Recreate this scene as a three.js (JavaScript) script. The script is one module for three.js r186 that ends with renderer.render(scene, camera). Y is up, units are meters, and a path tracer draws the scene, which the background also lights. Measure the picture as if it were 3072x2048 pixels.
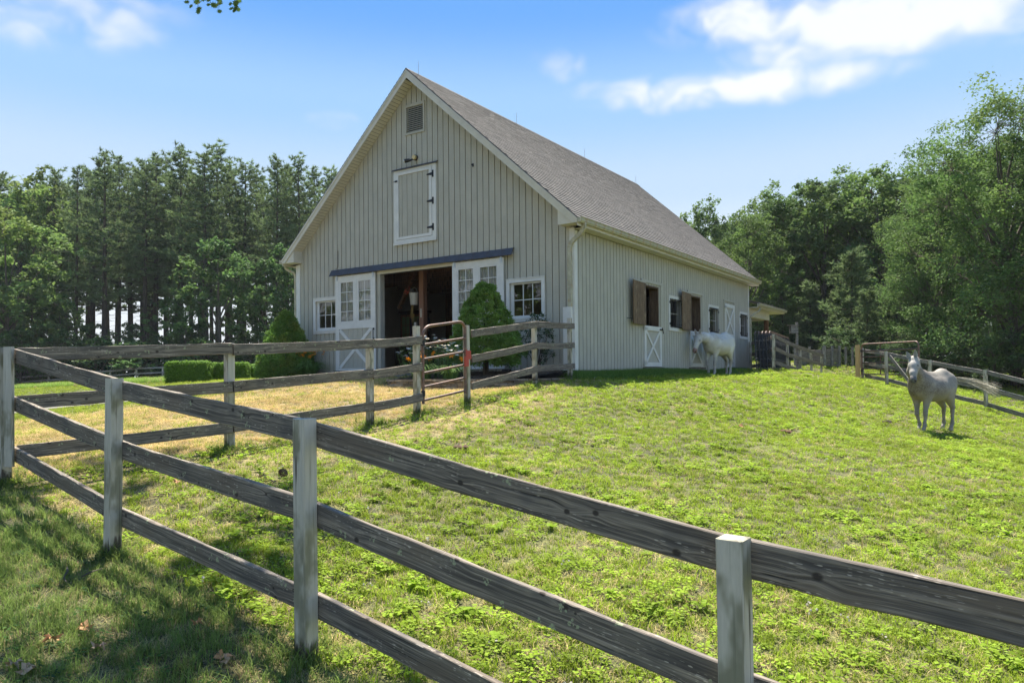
import * as THREE from 'three';
import { ImprovedNoise } from 'three/addons/math/ImprovedNoise.js';

// ---------------------------------------------------------------- camera
// World frame: x runs along the barn's front wall, z towards the viewer, y up, 0 = lower edge of the siding.
const scene = new THREE.Scene();
const EYE = new THREE.Vector3(19.9105, -0.0734, 16.337), YAW = 0.5969, PITCH = 0.0101, ROLL = -0.0088, FOCAL = 2184.15, SHIFT = 74.16;
const camera = new THREE.PerspectiveCamera(2 * Math.atan(1024 / FOCAL) * 180 / Math.PI, 1.5, 0.05, 2000);
camera.position.copy(EYE);
camera.rotation.set(PITCH, YAW, ROLL, 'YXZ');
camera.setViewOffset(3072, 2048, 0, -SHIFT, 3072, 2048);
camera.updateMatrixWorld(true);

// ---------------------------------------------------------------- exposure
const EXPOSURE = 3.35, SKY = 1.15 / EXPOSURE;
const renderer = new THREE.WebGLRenderer({ antialias: true });
renderer.toneMapping = THREE.LinearToneMapping;
renderer.toneMappingExposure = EXPOSURE;
renderer.shadowMap.enabled = true;

// ---------------------------------------------------------------- sun, high behind the barn
const SUN_AZ = YAW + 0.08, SUN_EL = 63 * Math.PI / 180;
const SUN = new THREE.Vector3(-Math.sin(SUN_AZ) * Math.cos(SUN_EL), Math.sin(SUN_EL), -Math.cos(SUN_AZ) * Math.cos(SUN_EL));
const sun = new THREE.DirectionalLight(new THREE.Color().setRGB(1, 0.93, 0.80), 4.3);
sun.name = 'sun';
sun.position.copy(SUN).multiplyScalar(150).add(new THREE.Vector3(10, 0, 0));
sun.target.position.set(10, 0, 0);
sun.castShadow = true;
sun.shadow.mapSize.set(4096, 4096);
Object.assign(sun.shadow.camera, { left: -110, right: 110, top: 110, bottom: -110, near: 1, far: 400 });
scene.add(sun, sun.target);

// ---------------------------------------------------------------- numbers
let seed = 12345;
const srand = (s) => { seed = s | 0; };
const rnd = () => { seed = (seed + 0x6d2b79f5) | 0; let t = Math.imul(seed ^ (seed >>> 15), 1 | seed); t = (t + Math.imul(t ^ (t >>> 7), 61 | t)) ^ t; return ((t ^ (t >>> 14)) >>> 0) / 4294967296; };
const R = (a, b) => a + (b - a) * rnd();
const gauss = () => (rnd() + rnd() + rnd() + rnd() - 2) * 0.87;
const clamp = (x, a, b) => Math.min(b, Math.max(a, x)), lerp = (a, b, t) => a + (b - a) * t;
const smooth = (a, b, x) => { const t = clamp((x - a) / (b - a), 0, 1); return t * t * (3 - 2 * t); };
const V = (x, y, z) => new THREE.Vector3(x, y, z);
const perlin = new ImprovedNoise();
const noise = (x, y, z = 0) => perlin.noise(x, y, z);
const fbm = (x, y, z = 0, o = 4) => { let s = 0, a = 0.5; for (let i = 0; i < o; i++) { s += a * noise(x, y, z + i * 7.3); x *= 2.03; y *= 2.03; z *= 2.03; a *= 0.5; } return s; };

// ---------------------------------------------------------------- sky: clear gradient with scattered fair-weather clouds
function makeSky() {
  const w = 2048, h = 1024, data = new Float32Array(w * h * 4);
  const stops = [[-90, .60, .68, .74], [0, .86, .89, .91], [9, .72, .81, .89], [14, .52, .68, .88], [20, .35, .58, .88], [27, .155, .395, .88], [45, .19, .42, .88], [90, .20, .41, .82]];
  const base = (e) => { let i = 1; while (i < stops.length - 1 && stops[i][0] < e) i++; const a = stops[i - 1], b = stops[i], t = smooth(a[0], b[0], e); return [1, 2, 3].map((k) => lerp(a[k], b[k], t)); };
  // clouds: [azimuth from the view axis (right +), elevation, half width, half height, strength], degrees
  const list = [[30, 23.6, 9, 2.4, 1.1], [20, 24.8, 6.5, 1.8, .95], [37, 21.8, 6, 2.0, .7], [13, 20.6, 6, 1.25, 1.0], [19, 20.4, 5, 1.3, .85], [24.5, 20.2, 4.6, 1.1, .8], [7.5, 20.7, 2.8, 1.1, .58], [21, 22.3, 4.5, 1.4, .75],
    [4.1, 23.0, 1.6, 1.15, .72], [2.4, 23.6, 1.4, .8, .4], [-33, 23.4, 6, 2.4, .85], [-27, 24.6, 4.5, 1.4, .4], [-13.6, 18.8, 2.2, 1.0, .42], [-16, 17.4, 2.5, .8, .25], [-4, 21, 3, 1.2, .2], [32, 18.8, 2.4, .7, .3], [9.5, 24.3, 1.5, .9, .22]];
  srand(71);
  for (let i = 0; i < 64; i++) { const az = R(44, 316), e = 8 + 62 * Math.pow(rnd(), 1.3), s = R(.5, 1.3); list.push([az, e, s * R(4, 9), s * R(1.2, 2.6), R(.35, 1.1)]); }
  const yawDeg = YAW * 180 / Math.PI;
  for (let j = 0; j < h; j++) {
    const e = ((j + .5) / h - .5) * 180, b = base(e);
    for (let i = 0; i < w; i++) {
      const phi = ((i + .5) / w - .5) * 2 * Math.PI;                       // atan2(z, x)
      let az = phi * 180 / Math.PI + 90 + yawDeg;                            // right of the view axis
      az = ((az + 180) % 360 + 360) % 360 - 180;
      let d = 0;
      if (e > 4 && e < 80) {
        let m = 0;
        for (const [ca, ce, sx, sy, st] of list) {
          let da = az - ca; da = ((da + 180) % 360 + 360) % 360 - 180;
          const x = da * Math.cos(e * .01745) / sx, y = (e - ce) / sy, r = x * x + y * y;
          if (r < 3) { const v = st * Math.pow(Math.max(0, 1 - r / 2.6), 1.2); if (v > m) m = v; }
        }
        if (m > 0) {
          const wx = az * .16 + 1.3 * fbm(az * .21, e * .33, 3, 3), wy = e * .42 + 1.3 * fbm(az * .23 + 9, e * .3, 8, 3);
          const f = .5 + 1.15 * fbm(wx, wy, 1.5, 5);
          d = smooth(.22, .95, m * (.35 + 1.0 * f));
        }
      }
      const lum = .90 + .1 * d, o = (j * w + i) * 4, k = .93 * d;
      data[o] = lerp(b[0], .90 * lum, k) * SKY; data[o + 1] = lerp(b[1], .925 * lum, k) * SKY; data[o + 2] = lerp(b[2], .99 * lum, k) * SKY; data[o + 3] = 1;
    }
  }
  const t = new THREE.DataTexture(data, w, h, THREE.RGBAFormat, THREE.FloatType);
  t.mapping = THREE.EquirectangularReflectionMapping;
  t.magFilter = THREE.LinearFilter; t.minFilter = THREE.LinearFilter;
  t.wrapS = THREE.RepeatWrapping; t.needsUpdate = true;
  return t;
}
const sky = makeSky();
scene.background = sky;
scene.environment = sky;

// ---------------------------------------------------------------- positions: a pixel of the 3072 x 2048 photograph and a depth
const RT = V(Math.cos(YAW), 0, -Math.sin(YAW)), FW = V(-Math.sin(YAW), 0, -Math.cos(YAW));
const ray = (u, v) => V((u - 1536) / FOCAL, -(v - 1024 - SHIFT) / FOCAL, -1).applyQuaternion(camera.quaternion);
const at = (u, v, d) => ray(u, v).multiplyScalar(d).add(EYE);
const rel = (lat, d, y = 0) => V(EYE.x + RT.x * lat + FW.x * d, y, EYE.z + RT.z * lat + FW.z * d);   // metres to the right of and ahead of the viewer

// ---------------------------------------------------------------- things, parts, names
const taken = new Map();
const numbered = (n) => { const k = taken.get(n) ?? 0; taken.set(n, k + 1); return k ? n + '_' + String(k).padStart(3, '0') : n; };
function tag(o, label, category, group, kind) { if (label) o.userData.label = label; if (category) o.userData.category = category; if (group) o.userData.group = group; if (kind) o.userData.kind = kind; return o; }
function thing(name, label, category, pos, group) { const o = new THREE.Group(); o.name = numbered(name); if (pos) o.position.copy(pos); scene.add(o); return tag(o, label, category, group); }
function mesh(name, geo, mat, parent) { const m = new THREE.Mesh(geo, mat); m.name = parent ? name : numbered(name); m.castShadow = m.receiveShadow = true; (parent ?? scene).add(m); return m; }

// ---------------------------------------------------------------- geometry builder
class GB {
  constructor() { this.p = []; this.n = []; this.t = []; this.c = []; this.col = null; }
  v(P, N, u, w) { this.p.push(P.x, P.y, P.z); this.n.push(N.x, N.y, N.z); this.t.push(u, w); if (this.col) this.c.push(this.col[0], this.col[1], this.col[2]); }
  tri(a, b, c, N, ua = [0, 0], ub = [1, 0], uc = [0, 1]) { if (N && V(0, 0, 0).subVectors(b, a).cross(V(0, 0, 0).subVectors(c, a)).dot(N) < 0) { [b, c] = [c, b]; [ub, uc] = [uc, ub]; } N = N ?? V(0, 0, 0).subVectors(b, a).cross(V(0, 0, 0).subVectors(c, a)).normalize(); this.v(a, N, ...ua); this.v(b, N, ...ub); this.v(c, N, ...uc); }
  quad(a, b, c, d, N, uv) {
    N = N ?? V(0, 0, 0).subVectors(c, a).cross(V(0, 0, 0).subVectors(d, b)).normalize();
    uv = uv ?? [[0, 0], [1, 0], [1, 1], [0, 1]];
    if (V(0, 0, 0).subVectors(c, a).cross(V(0, 0, 0).subVectors(d, b)).dot(N) < 0) { [b, d] = [d, b]; uv = [uv[0], uv[3], uv[2], uv[1]]; }
    this.v(a, N, ...uv[0]); this.v(b, N, ...uv[1]); this.v(c, N, ...uv[2]); this.v(a, N, ...uv[0]); this.v(c, N, ...uv[2]); this.v(d, N, ...uv[3]);
  }
  // eight corners, bottom ring then top ring; uv in metres, u along the direction 0 -> 1
  hex(q, ou = 0, ov = 0, skip = '') {
    const c = V(0, 0, 0); q.forEach((x) => c.add(x)); c.multiplyScalar(1 / 8);
    const F = { b: [0, 1, 2, 3], t: [4, 5, 6, 7], s: [0, 1, 5, 4], n: [3, 2, 6, 7], w: [0, 3, 7, 4], e: [1, 2, 6, 5] };
    const U = V(0, 0, 0).subVectors(q[1], q[0]).normalize();
    for (const k in F) {
      if (skip.includes(k)) continue;
      let f = F[k]; const A = f.map((i) => q[i]);
      let N = V(0, 0, 0).subVectors(A[2], A[0]).cross(V(0, 0, 0).subVectors(A[3], A[1]));
      if (N.lengthSq() < 1e-16) continue;
      N.normalize();
      const m = V(0, 0, 0); A.forEach((x) => m.add(x)); m.multiplyScalar(.25).sub(c);
      if (N.dot(m) < 0) { N.negate(); A.reverse(); }
      let T = U.clone().addScaledVector(N, -U.dot(N));
      if (T.lengthSq() < .1) T = V(0, 0, 0).subVectors(A[1], A[0]);
      T.normalize(); const B = V(0, 0, 0).crossVectors(N, T);
      this.quad(A[0], A[1], A[2], A[3], N, A.map((x) => [x.dot(T) + ou, x.dot(B) + ov]));
    }
  }
  // box given by its ranges, in axes mapped by f(s, y, t)
  box(x0, x1, y0, y1, z0, z1, f, ou, ov, skip) {
    f = f ?? ((a, b, c) => V(a, b, c));
    this.hex([f(x0, y0, z0), f(x1, y0, z0), f(x1, y0, z1), f(x0, y0, z1), f(x0, y1, z0), f(x1, y1, z0), f(x1, y1, z1), f(x0, y1, z1)], ou, ov, skip);
  }
  // straight bar of rectangular section from a to b; up gives the section's height axis
  bar(a, b, w, h, up = V(0, 1, 0), ou = 0, ov = 0) {
    const d = V(0, 0, 0).subVectors(b, a).normalize(), s = V(0, 0, 0).crossVectors(d, up).normalize().multiplyScalar(w / 2), u = V(0, 0, 0).crossVectors(s, d).normalize().multiplyScalar(h / 2);
    const P = (o, i, j) => o.clone().addScaledVector(s, i).addScaledVector(u, j);
    this.hex([P(a, -1, -1), P(b, -1, -1), P(b, 1, -1), P(a, 1, -1), P(a, -1, 1), P(b, -1, 1), P(b, 1, 1), P(a, 1, 1)], ou, ov);
  }
  tube(pts, rad, k = 8, caps = true, twist = 0) {
    const rings = [], n = pts.length; let ref = V(0, 1, 0), len = 0;
    const d0 = V(0, 0, 0).subVectors(pts[1], pts[0]).normalize(); if (Math.abs(d0.y) > .9) ref = V(1, 0, 0);
    for (let i = 0; i < n; i++) {
      const d = V(0, 0, 0).subVectors(pts[Math.min(n - 1, i + 1)], pts[Math.max(0, i - 1)]).normalize();
      const s = V(0, 0, 0).crossVectors(d, ref).normalize(), u = V(0, 0, 0).crossVectors(s, d); ref = u;
      const r = Array.isArray(rad) ? rad[i] : rad, ring = [];
      if (i) len += pts[i].distanceTo(pts[i - 1]);
      for (let j = 0; j <= k; j++) { const a = twist + j / k * 2 * Math.PI, N = s.clone().multiplyScalar(Math.cos(a)).addScaledVector(u, Math.sin(a)); ring.push({ P: pts[i].clone().addScaledVector(N, r), N, u: len, w: j / k * 2 * Math.PI * r }); }
      rings.push(ring);
    }
    for (let i = 0; i + 1 < n; i++) for (let j = 0; j < k; j++) {
      const A = rings[i][j], B = rings[i][j + 1], C = rings[i + 1][j + 1], D = rings[i + 1][j];
      const flip = V(0, 0, 0).subVectors(C.P, A.P).cross(V(0, 0, 0).subVectors(B.P, D.P)).dot(A.N) < 0;
      for (const q of flip ? [A, C, D, A, B, C] : [A, D, C, A, C, B]) this.v(q.P, q.N, q.u, q.w);
    }
    if (caps) for (const [e, o] of [[0, 1], [n - 1, n - 2]]) {
      const N = V(0, 0, 0).subVectors(pts[e], pts[o]).normalize(), ring = rings[e];
      for (let j = 0; j < k; j++) this.tri(pts[e], ring[j].P, ring[j + 1].P, N);
    }
    return this;
  }
  // a closed outline (2D) pushed along t, in axes mapped by f(s, y, t)
  prism(out, t0, t1, f) {
    f = f ?? ((a, b, c) => V(a, b, c));
    const sh = THREE.ShapeUtils.triangulateShape(out.map((q) => new THREE.Vector2(q[0], q[1])), []);
    const area = THREE.ShapeUtils.area(out.map((q) => new THREE.Vector2(q[0], q[1])));
    const cen = V(0, 0, 0); out.forEach((q) => cen.add(f(q[0], q[1], (t0 + t1) / 2))); cen.multiplyScalar(1 / out.length);
    for (const [t, sgn] of [[t0, -1], [t1, 1]]) {
      const N = V(0, 0, 0).subVectors(f(0, 0, t1), f(0, 0, t0)).normalize().multiplyScalar(sgn);
      for (const q of sh) { const A = q.map((i) => out[i]); this.tri(f(...A[0], t), f(...A[1], t), f(...A[2], t), N, A[0], A[1], A[2]); }
    }
    for (let i = 0; i < out.length; i++) {
      const a = out[i], b = out[(i + 1) % out.length], nx = (b[1] - a[1]) * Math.sign(area), ny = -(b[0] - a[0]) * Math.sign(area);
      const N = V(0, 0, 0).subVectors(f(nx, ny, 0), f(0, 0, 0)).normalize(), L = Math.hypot(b[0] - a[0], b[1] - a[1]);
      this.quad(f(...a, t0), f(...b, t0), f(...b, t1), f(...a, t1), N, [[0, t0], [L, t0], [L, t1], [0, t1]]);
    }
    return this;
  }
  build() {
    const g = new THREE.BufferGeometry();
    g.setAttribute('position', new THREE.BufferAttribute(new Float32Array(this.p), 3));
    g.setAttribute('normal', new THREE.BufferAttribute(new Float32Array(this.n), 3));
    g.setAttribute('uv', new THREE.BufferAttribute(new Float32Array(this.t), 2));
    if (this.c.length) g.setAttribute('color', new THREE.BufferAttribute(new Float32Array(this.c), 3));
    return g;
  }
}
const gb = (f) => { const g = new GB(); f(g); return g.build(); };
const boxGeo = (...a) => gb((g) => g.box(...a));
// ---------------------------------------------------------------- computed textures (material grain only)
function tex(w, h, f, srgb = true, rep = [1, 1]) {
  const d = new Uint8Array(w * h * 4);
  for (let j = 0; j < h; j++) for (let i = 0; i < w; i++) { const c = f(i / w, j / h, i, j), o = (j * w + i) * 4; d[o] = clamp(c[0], 0, 1) * 255; d[o + 1] = clamp(c[1], 0, 1) * 255; d[o + 2] = clamp(c[2], 0, 1) * 255; d[o + 3] = 255; }
  const t = new THREE.DataTexture(d, w, h);
  t.wrapS = t.wrapT = THREE.RepeatWrapping; t.magFilter = THREE.LinearFilter; t.minFilter = THREE.LinearMipmapLinearFilter; t.generateMipmaps = true;
  if (srgb) t.colorSpace = THREE.SRGBColorSpace;
  t.repeat.set(...rep); t.needsUpdate = true; return t;
}
// periodic value noise
const grids = new Map();
function pn(x, y, px, py, s = 0) {
  const key = (px * 4096 + py) * 128 + s; let g = grids.get(key);
  if (!g) { const keep = seed; srand(px * 7919 + py * 104729 + s * 31); g = new Float32Array(px * py).map(() => rnd()); grids.set(key, g); seed = keep; }
  x = ((x % 1) + 1) % 1 * px; y = ((y % 1) + 1) % 1 * py;
  const i = Math.floor(x), j = Math.floor(y), fx = x - i, fy = y - j, sx = fx * fx * (3 - 2 * fx), sy = fy * fy * (3 - 2 * fy), i1 = (i + 1) % px, j1 = (j + 1) % py, ii = i % px, jj = j % py;
  return lerp(lerp(g[jj * px + ii], g[jj * px + i1], sx), lerp(g[j1 * px + ii], g[j1 * px + i1], sx), sy);
}
const pf = (x, y, px, py, o = 4, s = 0) => { let v = 0, a = .5; for (let k = 0; k < o; k++) { v += a * pn(x, y, px << k, py << k, s + k); a *= .5; } return v; };
const mixc = (a, b, t) => [lerp(a[0], b[0], t), lerp(a[1], b[1], t), lerp(a[2], b[2], t)];

// weathered grey board, 2.56 m x 0.64 m: grain along u, checks, knots, specks of old paint, lichen
srand(5);
const BWID = 2048, BHEI = 512, knotDu = new Float32Array(BWID * BHEI), knotKd = new Float32Array(BWID * BHEI), lichM = new Float32Array(BWID * BHEI);
const splat = (cx, cy, reach, f) => { const rx = Math.ceil(reach / 2.56 * BWID), ry = Math.ceil(reach / .64 * BHEI), x0 = Math.round(cx * BWID), y0 = Math.round(cy * BHEI); for (let j = -ry; j <= ry; j++) for (let i = -rx; i <= rx; i++) f((((y0 + j) % BHEI + BHEI) % BHEI) * BWID + ((x0 + i) % BWID + BWID) % BWID, i / BWID * 2.56, j / BHEI * .64); };
for (let n = 0; n < 26; n++) { const r = R(.008, .02); splat(rnd(), rnd(), r * 8, (o, x, y) => { const q = Math.hypot(x * .8, y); knotDu[o] += .02 * Math.exp(-q * q / (r * r * 9)) * Math.sign(y || 1) * smooth(r * 8, r * 5, q); if (q < r) knotKd[o] = Math.max(knotKd[o], smooth(r, r * .45, q)); }); }
for (let n = 0; n < 34; n++) { const cx = rnd(), cy = rnd(); for (let m = 0; m < 7; m++) { const r = R(.002, .009); splat(cx + gauss() * .012, cy + gauss() * .03, r * 1.4, (o, x, y) => { const q = Math.hypot(x, y); if (q < r * 1.3) lichM[o] = Math.max(lichM[o], smooth(r * 1.3, r * .8, q)); }); } }
function boardLook(u, v) {
  const o = Math.min(BHEI - 1, Math.floor(v * BHEI)) * BWID + Math.min(BWID - 1, Math.floor(u * BWID)), du = knotDu[o], kd = knotKd[o];
  const g = pf(u, v + du + .012 * pn(u, v, 6, 8, 3), 7, 96, 3, 1), fine = pn(u, v + du, 40, 512, 9), blot = pf(u, v, 9, 5, 4, 21);
  const crack = smooth(.80, .9, pn(u, v + du, 5, 200, 33)) * smooth(.45, .75, pn(u, v, 12, 12, 35));
  return { g, fine, blot, crack, kd, li: lichM[o] };
}
const greyBoard = tex(2048, 512, (u, v) => {
  const q = boardLook(u, v);
  let c = mixc([.26, .25, .245], [.56, .54, .51], clamp((q.g - .45) * 1.7 + .45 + (q.fine - .5) * .5, 0, 1));
  c = mixc(c, [.36, .33, .30], smooth(.45, .75, q.blot) * .6);
  c = mixc(c, [.25, .25, .26], smooth(.40, .2, q.blot) * .5);
  c = mixc(c, [.13, .12, .115], q.crack * .9);
  c = mixc(c, [.15, .13, .12], q.kd * .8);
  const paint = smooth(.80, .9, pn(u, v, 80, 220, 51)) * smooth(.42, .7, pn(u, v, 10, 14, 52));
  c = mixc(c, [.74, .73, .71], paint * .75);
  if (q.li) c = mixc(c, [.55, .60, .50], .9 * q.li * smooth(.3, .55, pn(u, v, 420, 130, 78) + .2));
  return c;
});
const greyBump = tex(1024, 256, (u, v) => { const q = boardLook(u, v), k = clamp(.55 * q.g + .4 * q.fine - .6 * q.crack - .3 * q.kd + .1, 0, 1); return [k, k, k]; }, false);
// chalky paint on posts: dirt, algae, peeled lower end; u = along the post (0..1.6 m), v around
const postPaint = tex(1024, 512, (u, v) => {
  const y = u * 1.6, s = pf(u, v, 4, 30, 4, 3), b = pf(u, v, 8, 6, 4, 13), f = pn(u, v, 60, 300, 5);
  let c = mixc([.66, .65, .62], [.80, .79, .76], s + .2 * (f - .5));
  c = mixc(c, [.44, .44, .37], smooth(.42, .68, b) * .75);
  c = mixc(c, [.36, .37, .31], smooth(.60, .85, pf(u, v, 3, 40, 3, 41)) * .7);
  const peel = smooth(.13, .05, y + .22 * (pf(u, v, 14, 24, 4, 61) - .45));
  c = mixc(c, [.23, .20, .17], peel * .9);
  const crk = smooth(.87, .93, pn(u, v, 3, 90, 71)) * smooth(.4, .6, pn(u, v, 5, 8, 72));
  return mixc(c, [.2, .18, .16], crk * .8);
});
const postBump = tex(512, 256, (u, v) => { const k = clamp(.5 * pf(u, v, 4, 60, 4, 3) + .4 * pn(u, v, 60, 250, 5), 0, 1); return [k, k, k]; }, false);
// rough-sawn painted siding, 1.6 m square
const sidingTex = tex(1024, 1024, (u, v) => {
  const a = pf(u, v, 4, 4, 5, 2), g = pn(u, v, 220, 12, 3), s = pn(u, v, 24, 260, 31);
  let k = .93 + .10 * (a - .5) + .02 * (g - .5) + .04 * (s - .5); const spot = smooth(.93, .97, pn(u, v, 130, 130, 9)); k -= spot * .12 * pn(u, v, 7, 7, 4);
  return [k, k, k * .995];
}, true);
const sidingBump = tex(512, 512, (u, v) => { const k = .5 + .5 * (pn(u, v, 200, 10, 3) - .5) + .35 * (pn(u, v, 20, 220, 31) - .5); return [k, k, k]; }, false);
// brown bare boards, grain along v
const brownTex = tex(512, 1024, (u, v) => {
  const g = pf(u + .01 * pn(u, v, 6, 4, 8), v, 60, 5, 4, 12), w = pf(u, v, 4, 3, 4, 17), f = pn(u, v, 256, 20, 2);
  let c = mixc([.22, .155, .105], [.50, .395, .28], clamp(g * 1.1 + .3 * (f - .5), 0, 1));
  c = mixc(c, [.56, .50, .42], smooth(.5, .75, w) * smooth(.3, .8, g) * .75);
  return mixc(c, [.10, .06, .04], smooth(.72, .9, pn(u, v, 40, 3, 91)) * .5);
});
const stoneTex = tex(512, 512, (u, v) => { const a = pf(u, v, 4, 6, 6, 4), b = pf(u, v, 20, 24, 3, 8); let k = .66 + .42 * (a - .45) + .25 * (b - .45); return [k, k * .99, k * .97]; });
const stoneBump = tex(256, 256, (u, v) => { const k = .5 * pf(u, v, 6, 10, 5, 4) + .5 * pf(u, v, 24, 24, 2, 8); return [k, k, k]; }, false);
const granTex = tex(512, 512, (u, v) => { const k = .74 + .5 * (pn(u, v, 256, 256, 2) - .5) + .25 * (pn(u, v, 128, 128, 3) - .5) + .16 * (pf(u, v, 6, 6, 3, 5) - .45); return [k, k * .985, k * .975]; });
const soilTex = tex(1024, 1024, (u, v) => {
  const a = pf(u, v, 6, 6, 5, 2), b = pn(u, v, 180, 180, 3), c = pn(u, v, 420, 420, 4), d = pf(u, v, 40, 40, 3, 6);
  const k = .62 + .55 * (a - .48) + .35 * (b - .5) + .4 * (c - .5) + .3 * (d - .45);
  return [k, k * (1 + .08 * (d - .45)), k * (.98 - .1 * (b - .5))];
});
const soilBump = tex(512, 512, (u, v) => { const k = .5 * pn(u, v, 180, 180, 3) + .5 * pf(u, v, 60, 60, 3, 7); return [k, k, k]; }, false);
const barkTex = tex(512, 512, (u, v) => { const g = pf(u, v + .03 * pn(u, v, 5, 9, 1), 6, 26, 4, 3), h = pn(u, v, 18, 64, 6); const k = .35 + .7 * g * (.6 + .5 * h); return [k, k * .96, k * .91]; });
const barkBump = tex(256, 256, (u, v) => { const k = pf(u, v, 6, 26, 4, 3); return [k, k, k]; }, false);
const asphaltTex = tex(512, 512, (u, v) => { const k = .72 + .3 * (pn(u, v, 250, 250, 2) - .5) + .3 * (pf(u, v, 5, 5, 4, 3) - .45); return [k, k * .99, k * .97]; });
const galvTex = tex(512, 128, (u, v) => { const a = pf(u, v, 12, 6, 4, 3), k = .8 + .3 * (a - .45); return [k, k * (.98 - .1 * smooth(.5, .7, pf(u, v, 16, 5, 3, 9))), k * (.93 - .2 * smooth(.5, .75, pf(u, v, 16, 5, 3, 9)))]; });
const rustTex = tex(512, 128, (u, v) => { const a = pf(u, v, 30, 8, 4, 3), b = smooth(.45, .62, pf(u, v, 12, 4, 4, 7)); return mixc(mixc([.36, .27, .235], [.50, .39, .34], a), [.27, .24, .24], b * .6); });

const lin = (r, g, b) => new THREE.Color().setRGB(r, g, b);
const std = (color, roughness = .7, more = {}) => new THREE.MeshStandardMaterial({ color, roughness, ...more });
const scaled = (t, x, y) => { const c = t.clone(); c.repeat.set(x, y); c.needsUpdate = true; return c; };
const M = {
  rail: std(lin(1.26, 1.14, 1.0), .85, { map: scaled(greyBoard, 1 / 2.56, 1 / .64), bumpMap: scaled(greyBump, 1 / 2.56, 1 / .64), bumpScale: .0025 }),
  railPale: std(lin(1.5, 1.48, 1.45), .85, { map: scaled(greyBoard, 1 / 2.56, 1 / .64), bumpMap: scaled(greyBump, 1 / 2.56, 1 / .64), bumpScale: .002 }),
  railWhite: std(lin(2.1, 2.08, 2.0), .8, { map: scaled(greyBoard, 1 / 2.56, 1 / .64) }),
  post: std(lin(.96, .91, .83), .7, { map: scaled(postPaint, 1 / 1.6, 1 / .4), bumpMap: scaled(postBump, 1 / 1.6, 1 / .4), bumpScale: .0015 }),
  siding: std(lin(.470, .448, .378), .72, { map: scaled(sidingTex, 1 / 1.6, 1 / 1.6), bumpMap: scaled(sidingBump, 1 / 1.6, 1 / 1.6), bumpScale: .0012 }),
  groove: std(lin(.41, .395, .34), .9),
  white: std(lin(.74, .73, .70), .45, { map: scaled(sidingTex, 1 / 1.1, 1 / 1.1) }),
  cream: std(lin(.66, .62, .52), .5, { map: scaled(sidingTex, 1 / 1.3, 1 / 1.3) }),
  gutter: std(lin(.62, .62, .50), .4, { map: scaled(galvTex, .7, 2) }),
  flashing: std(lin(.085, .085, .105), .45, { metalness: .3, map: scaled(galvTex, .5, 2) }),
  concrete: std(lin(.36, .33, .30), .9, { map: scaled(stoneTex, 1 / 1.4, 1 / 1.4), bumpMap: scaled(stoneBump, 1 / 1.4, 1 / 1.4), bumpScale: .003 }),
  brown: std(lin(.85, .85, .85), .75, { map: scaled(brownTex, 1 / .7, 1 / 1.4) }),
  darkWood: std(lin(1.15, .90, .80), .8, { map: scaled(brownTex, 1 / .9, 1 / 1.6) }),
  redWood: std(lin(.30, .15, .095), .7, { map: scaled(sidingTex, 1, 1) }),
  black: std(lin(.012, .013, .015), .5),
  iron: std(lin(.02, .021, .024), .5, { metalness: .4 }),
  galv: std(lin(.55, .57, .60), .35, { metalness: .8 }),
  gate: std(lin(1.15, 1.15, 1.12), .5, { metalness: .25, map: scaled(rustTex, 1.2, 3) }),
  redPaint: std(lin(.40, .045, .03), .5),
  glass: new THREE.MeshPhysicalMaterial({ color: 0xffffff, roughness: .0, transmission: 1, thickness: 0, ior: 1.52 }),
  curtain: new THREE.MeshPhysicalMaterial({ color: lin(.36, .35, .32), roughness: 1, transmission: .3, thickness: 0 }),
  soil: std(lin(.10, .08, .055), .95, { map: scaled(soilTex, .5, .5), bumpMap: scaled(soilBump, .5, .5), bumpScale: .02 }),
  asphalt: std(lin(.30, .285, .265), .95, { map: scaled(asphaltTex, .4, .4) }),
  bark: std(lin(.20, .165, .13), .95, { map: scaled(barkTex, .35, 1.2), bumpMap: scaled(barkBump, .35, 1.2), bumpScale: .03 }),
  barkGrey: std(lin(.30, .27, .235), .95, { map: scaled(barkTex, .4, 1.4), bumpMap: scaled(barkBump, .4, 1.4), bumpScale: .02 }),
  lumber: std(lin(.62, .40, .17), .7, { map: scaled(sidingTex, 1, .6) }),
  roofUnder: std(lin(.10, .095, .09), .95),
};
const leafMat = (t = .42, r = .85) => new THREE.MeshPhysicalMaterial({ color: 0xffffff, vertexColors: true, roughness: r, transmission: t, thickness: 0, specularIntensity: .22 });
const tintMat = (t = .42, r = .85) => new THREE.MeshPhysicalMaterial({ color: 0xffffff, roughness: r, transmission: t, thickness: 0, specularIntensity: .12 });
// ---------------------------------------------------------------- barn numbers used by the ground too
const BW = 10.768, BD = 15.253;
// ---------------------------------------------------------------- terrain: a smooth sheet through measured feet of posts, walls and horses
const FEET = [];          // [x, z, y]
const foot = (lat, d, y) => { const p = rel(lat, d); FEET.push([p.x, p.z, y]); };
const pix = (u, v, d) => { const p = at(u, v, d); FEET.push([p.x, p.z, p.y]); return p; };
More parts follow.
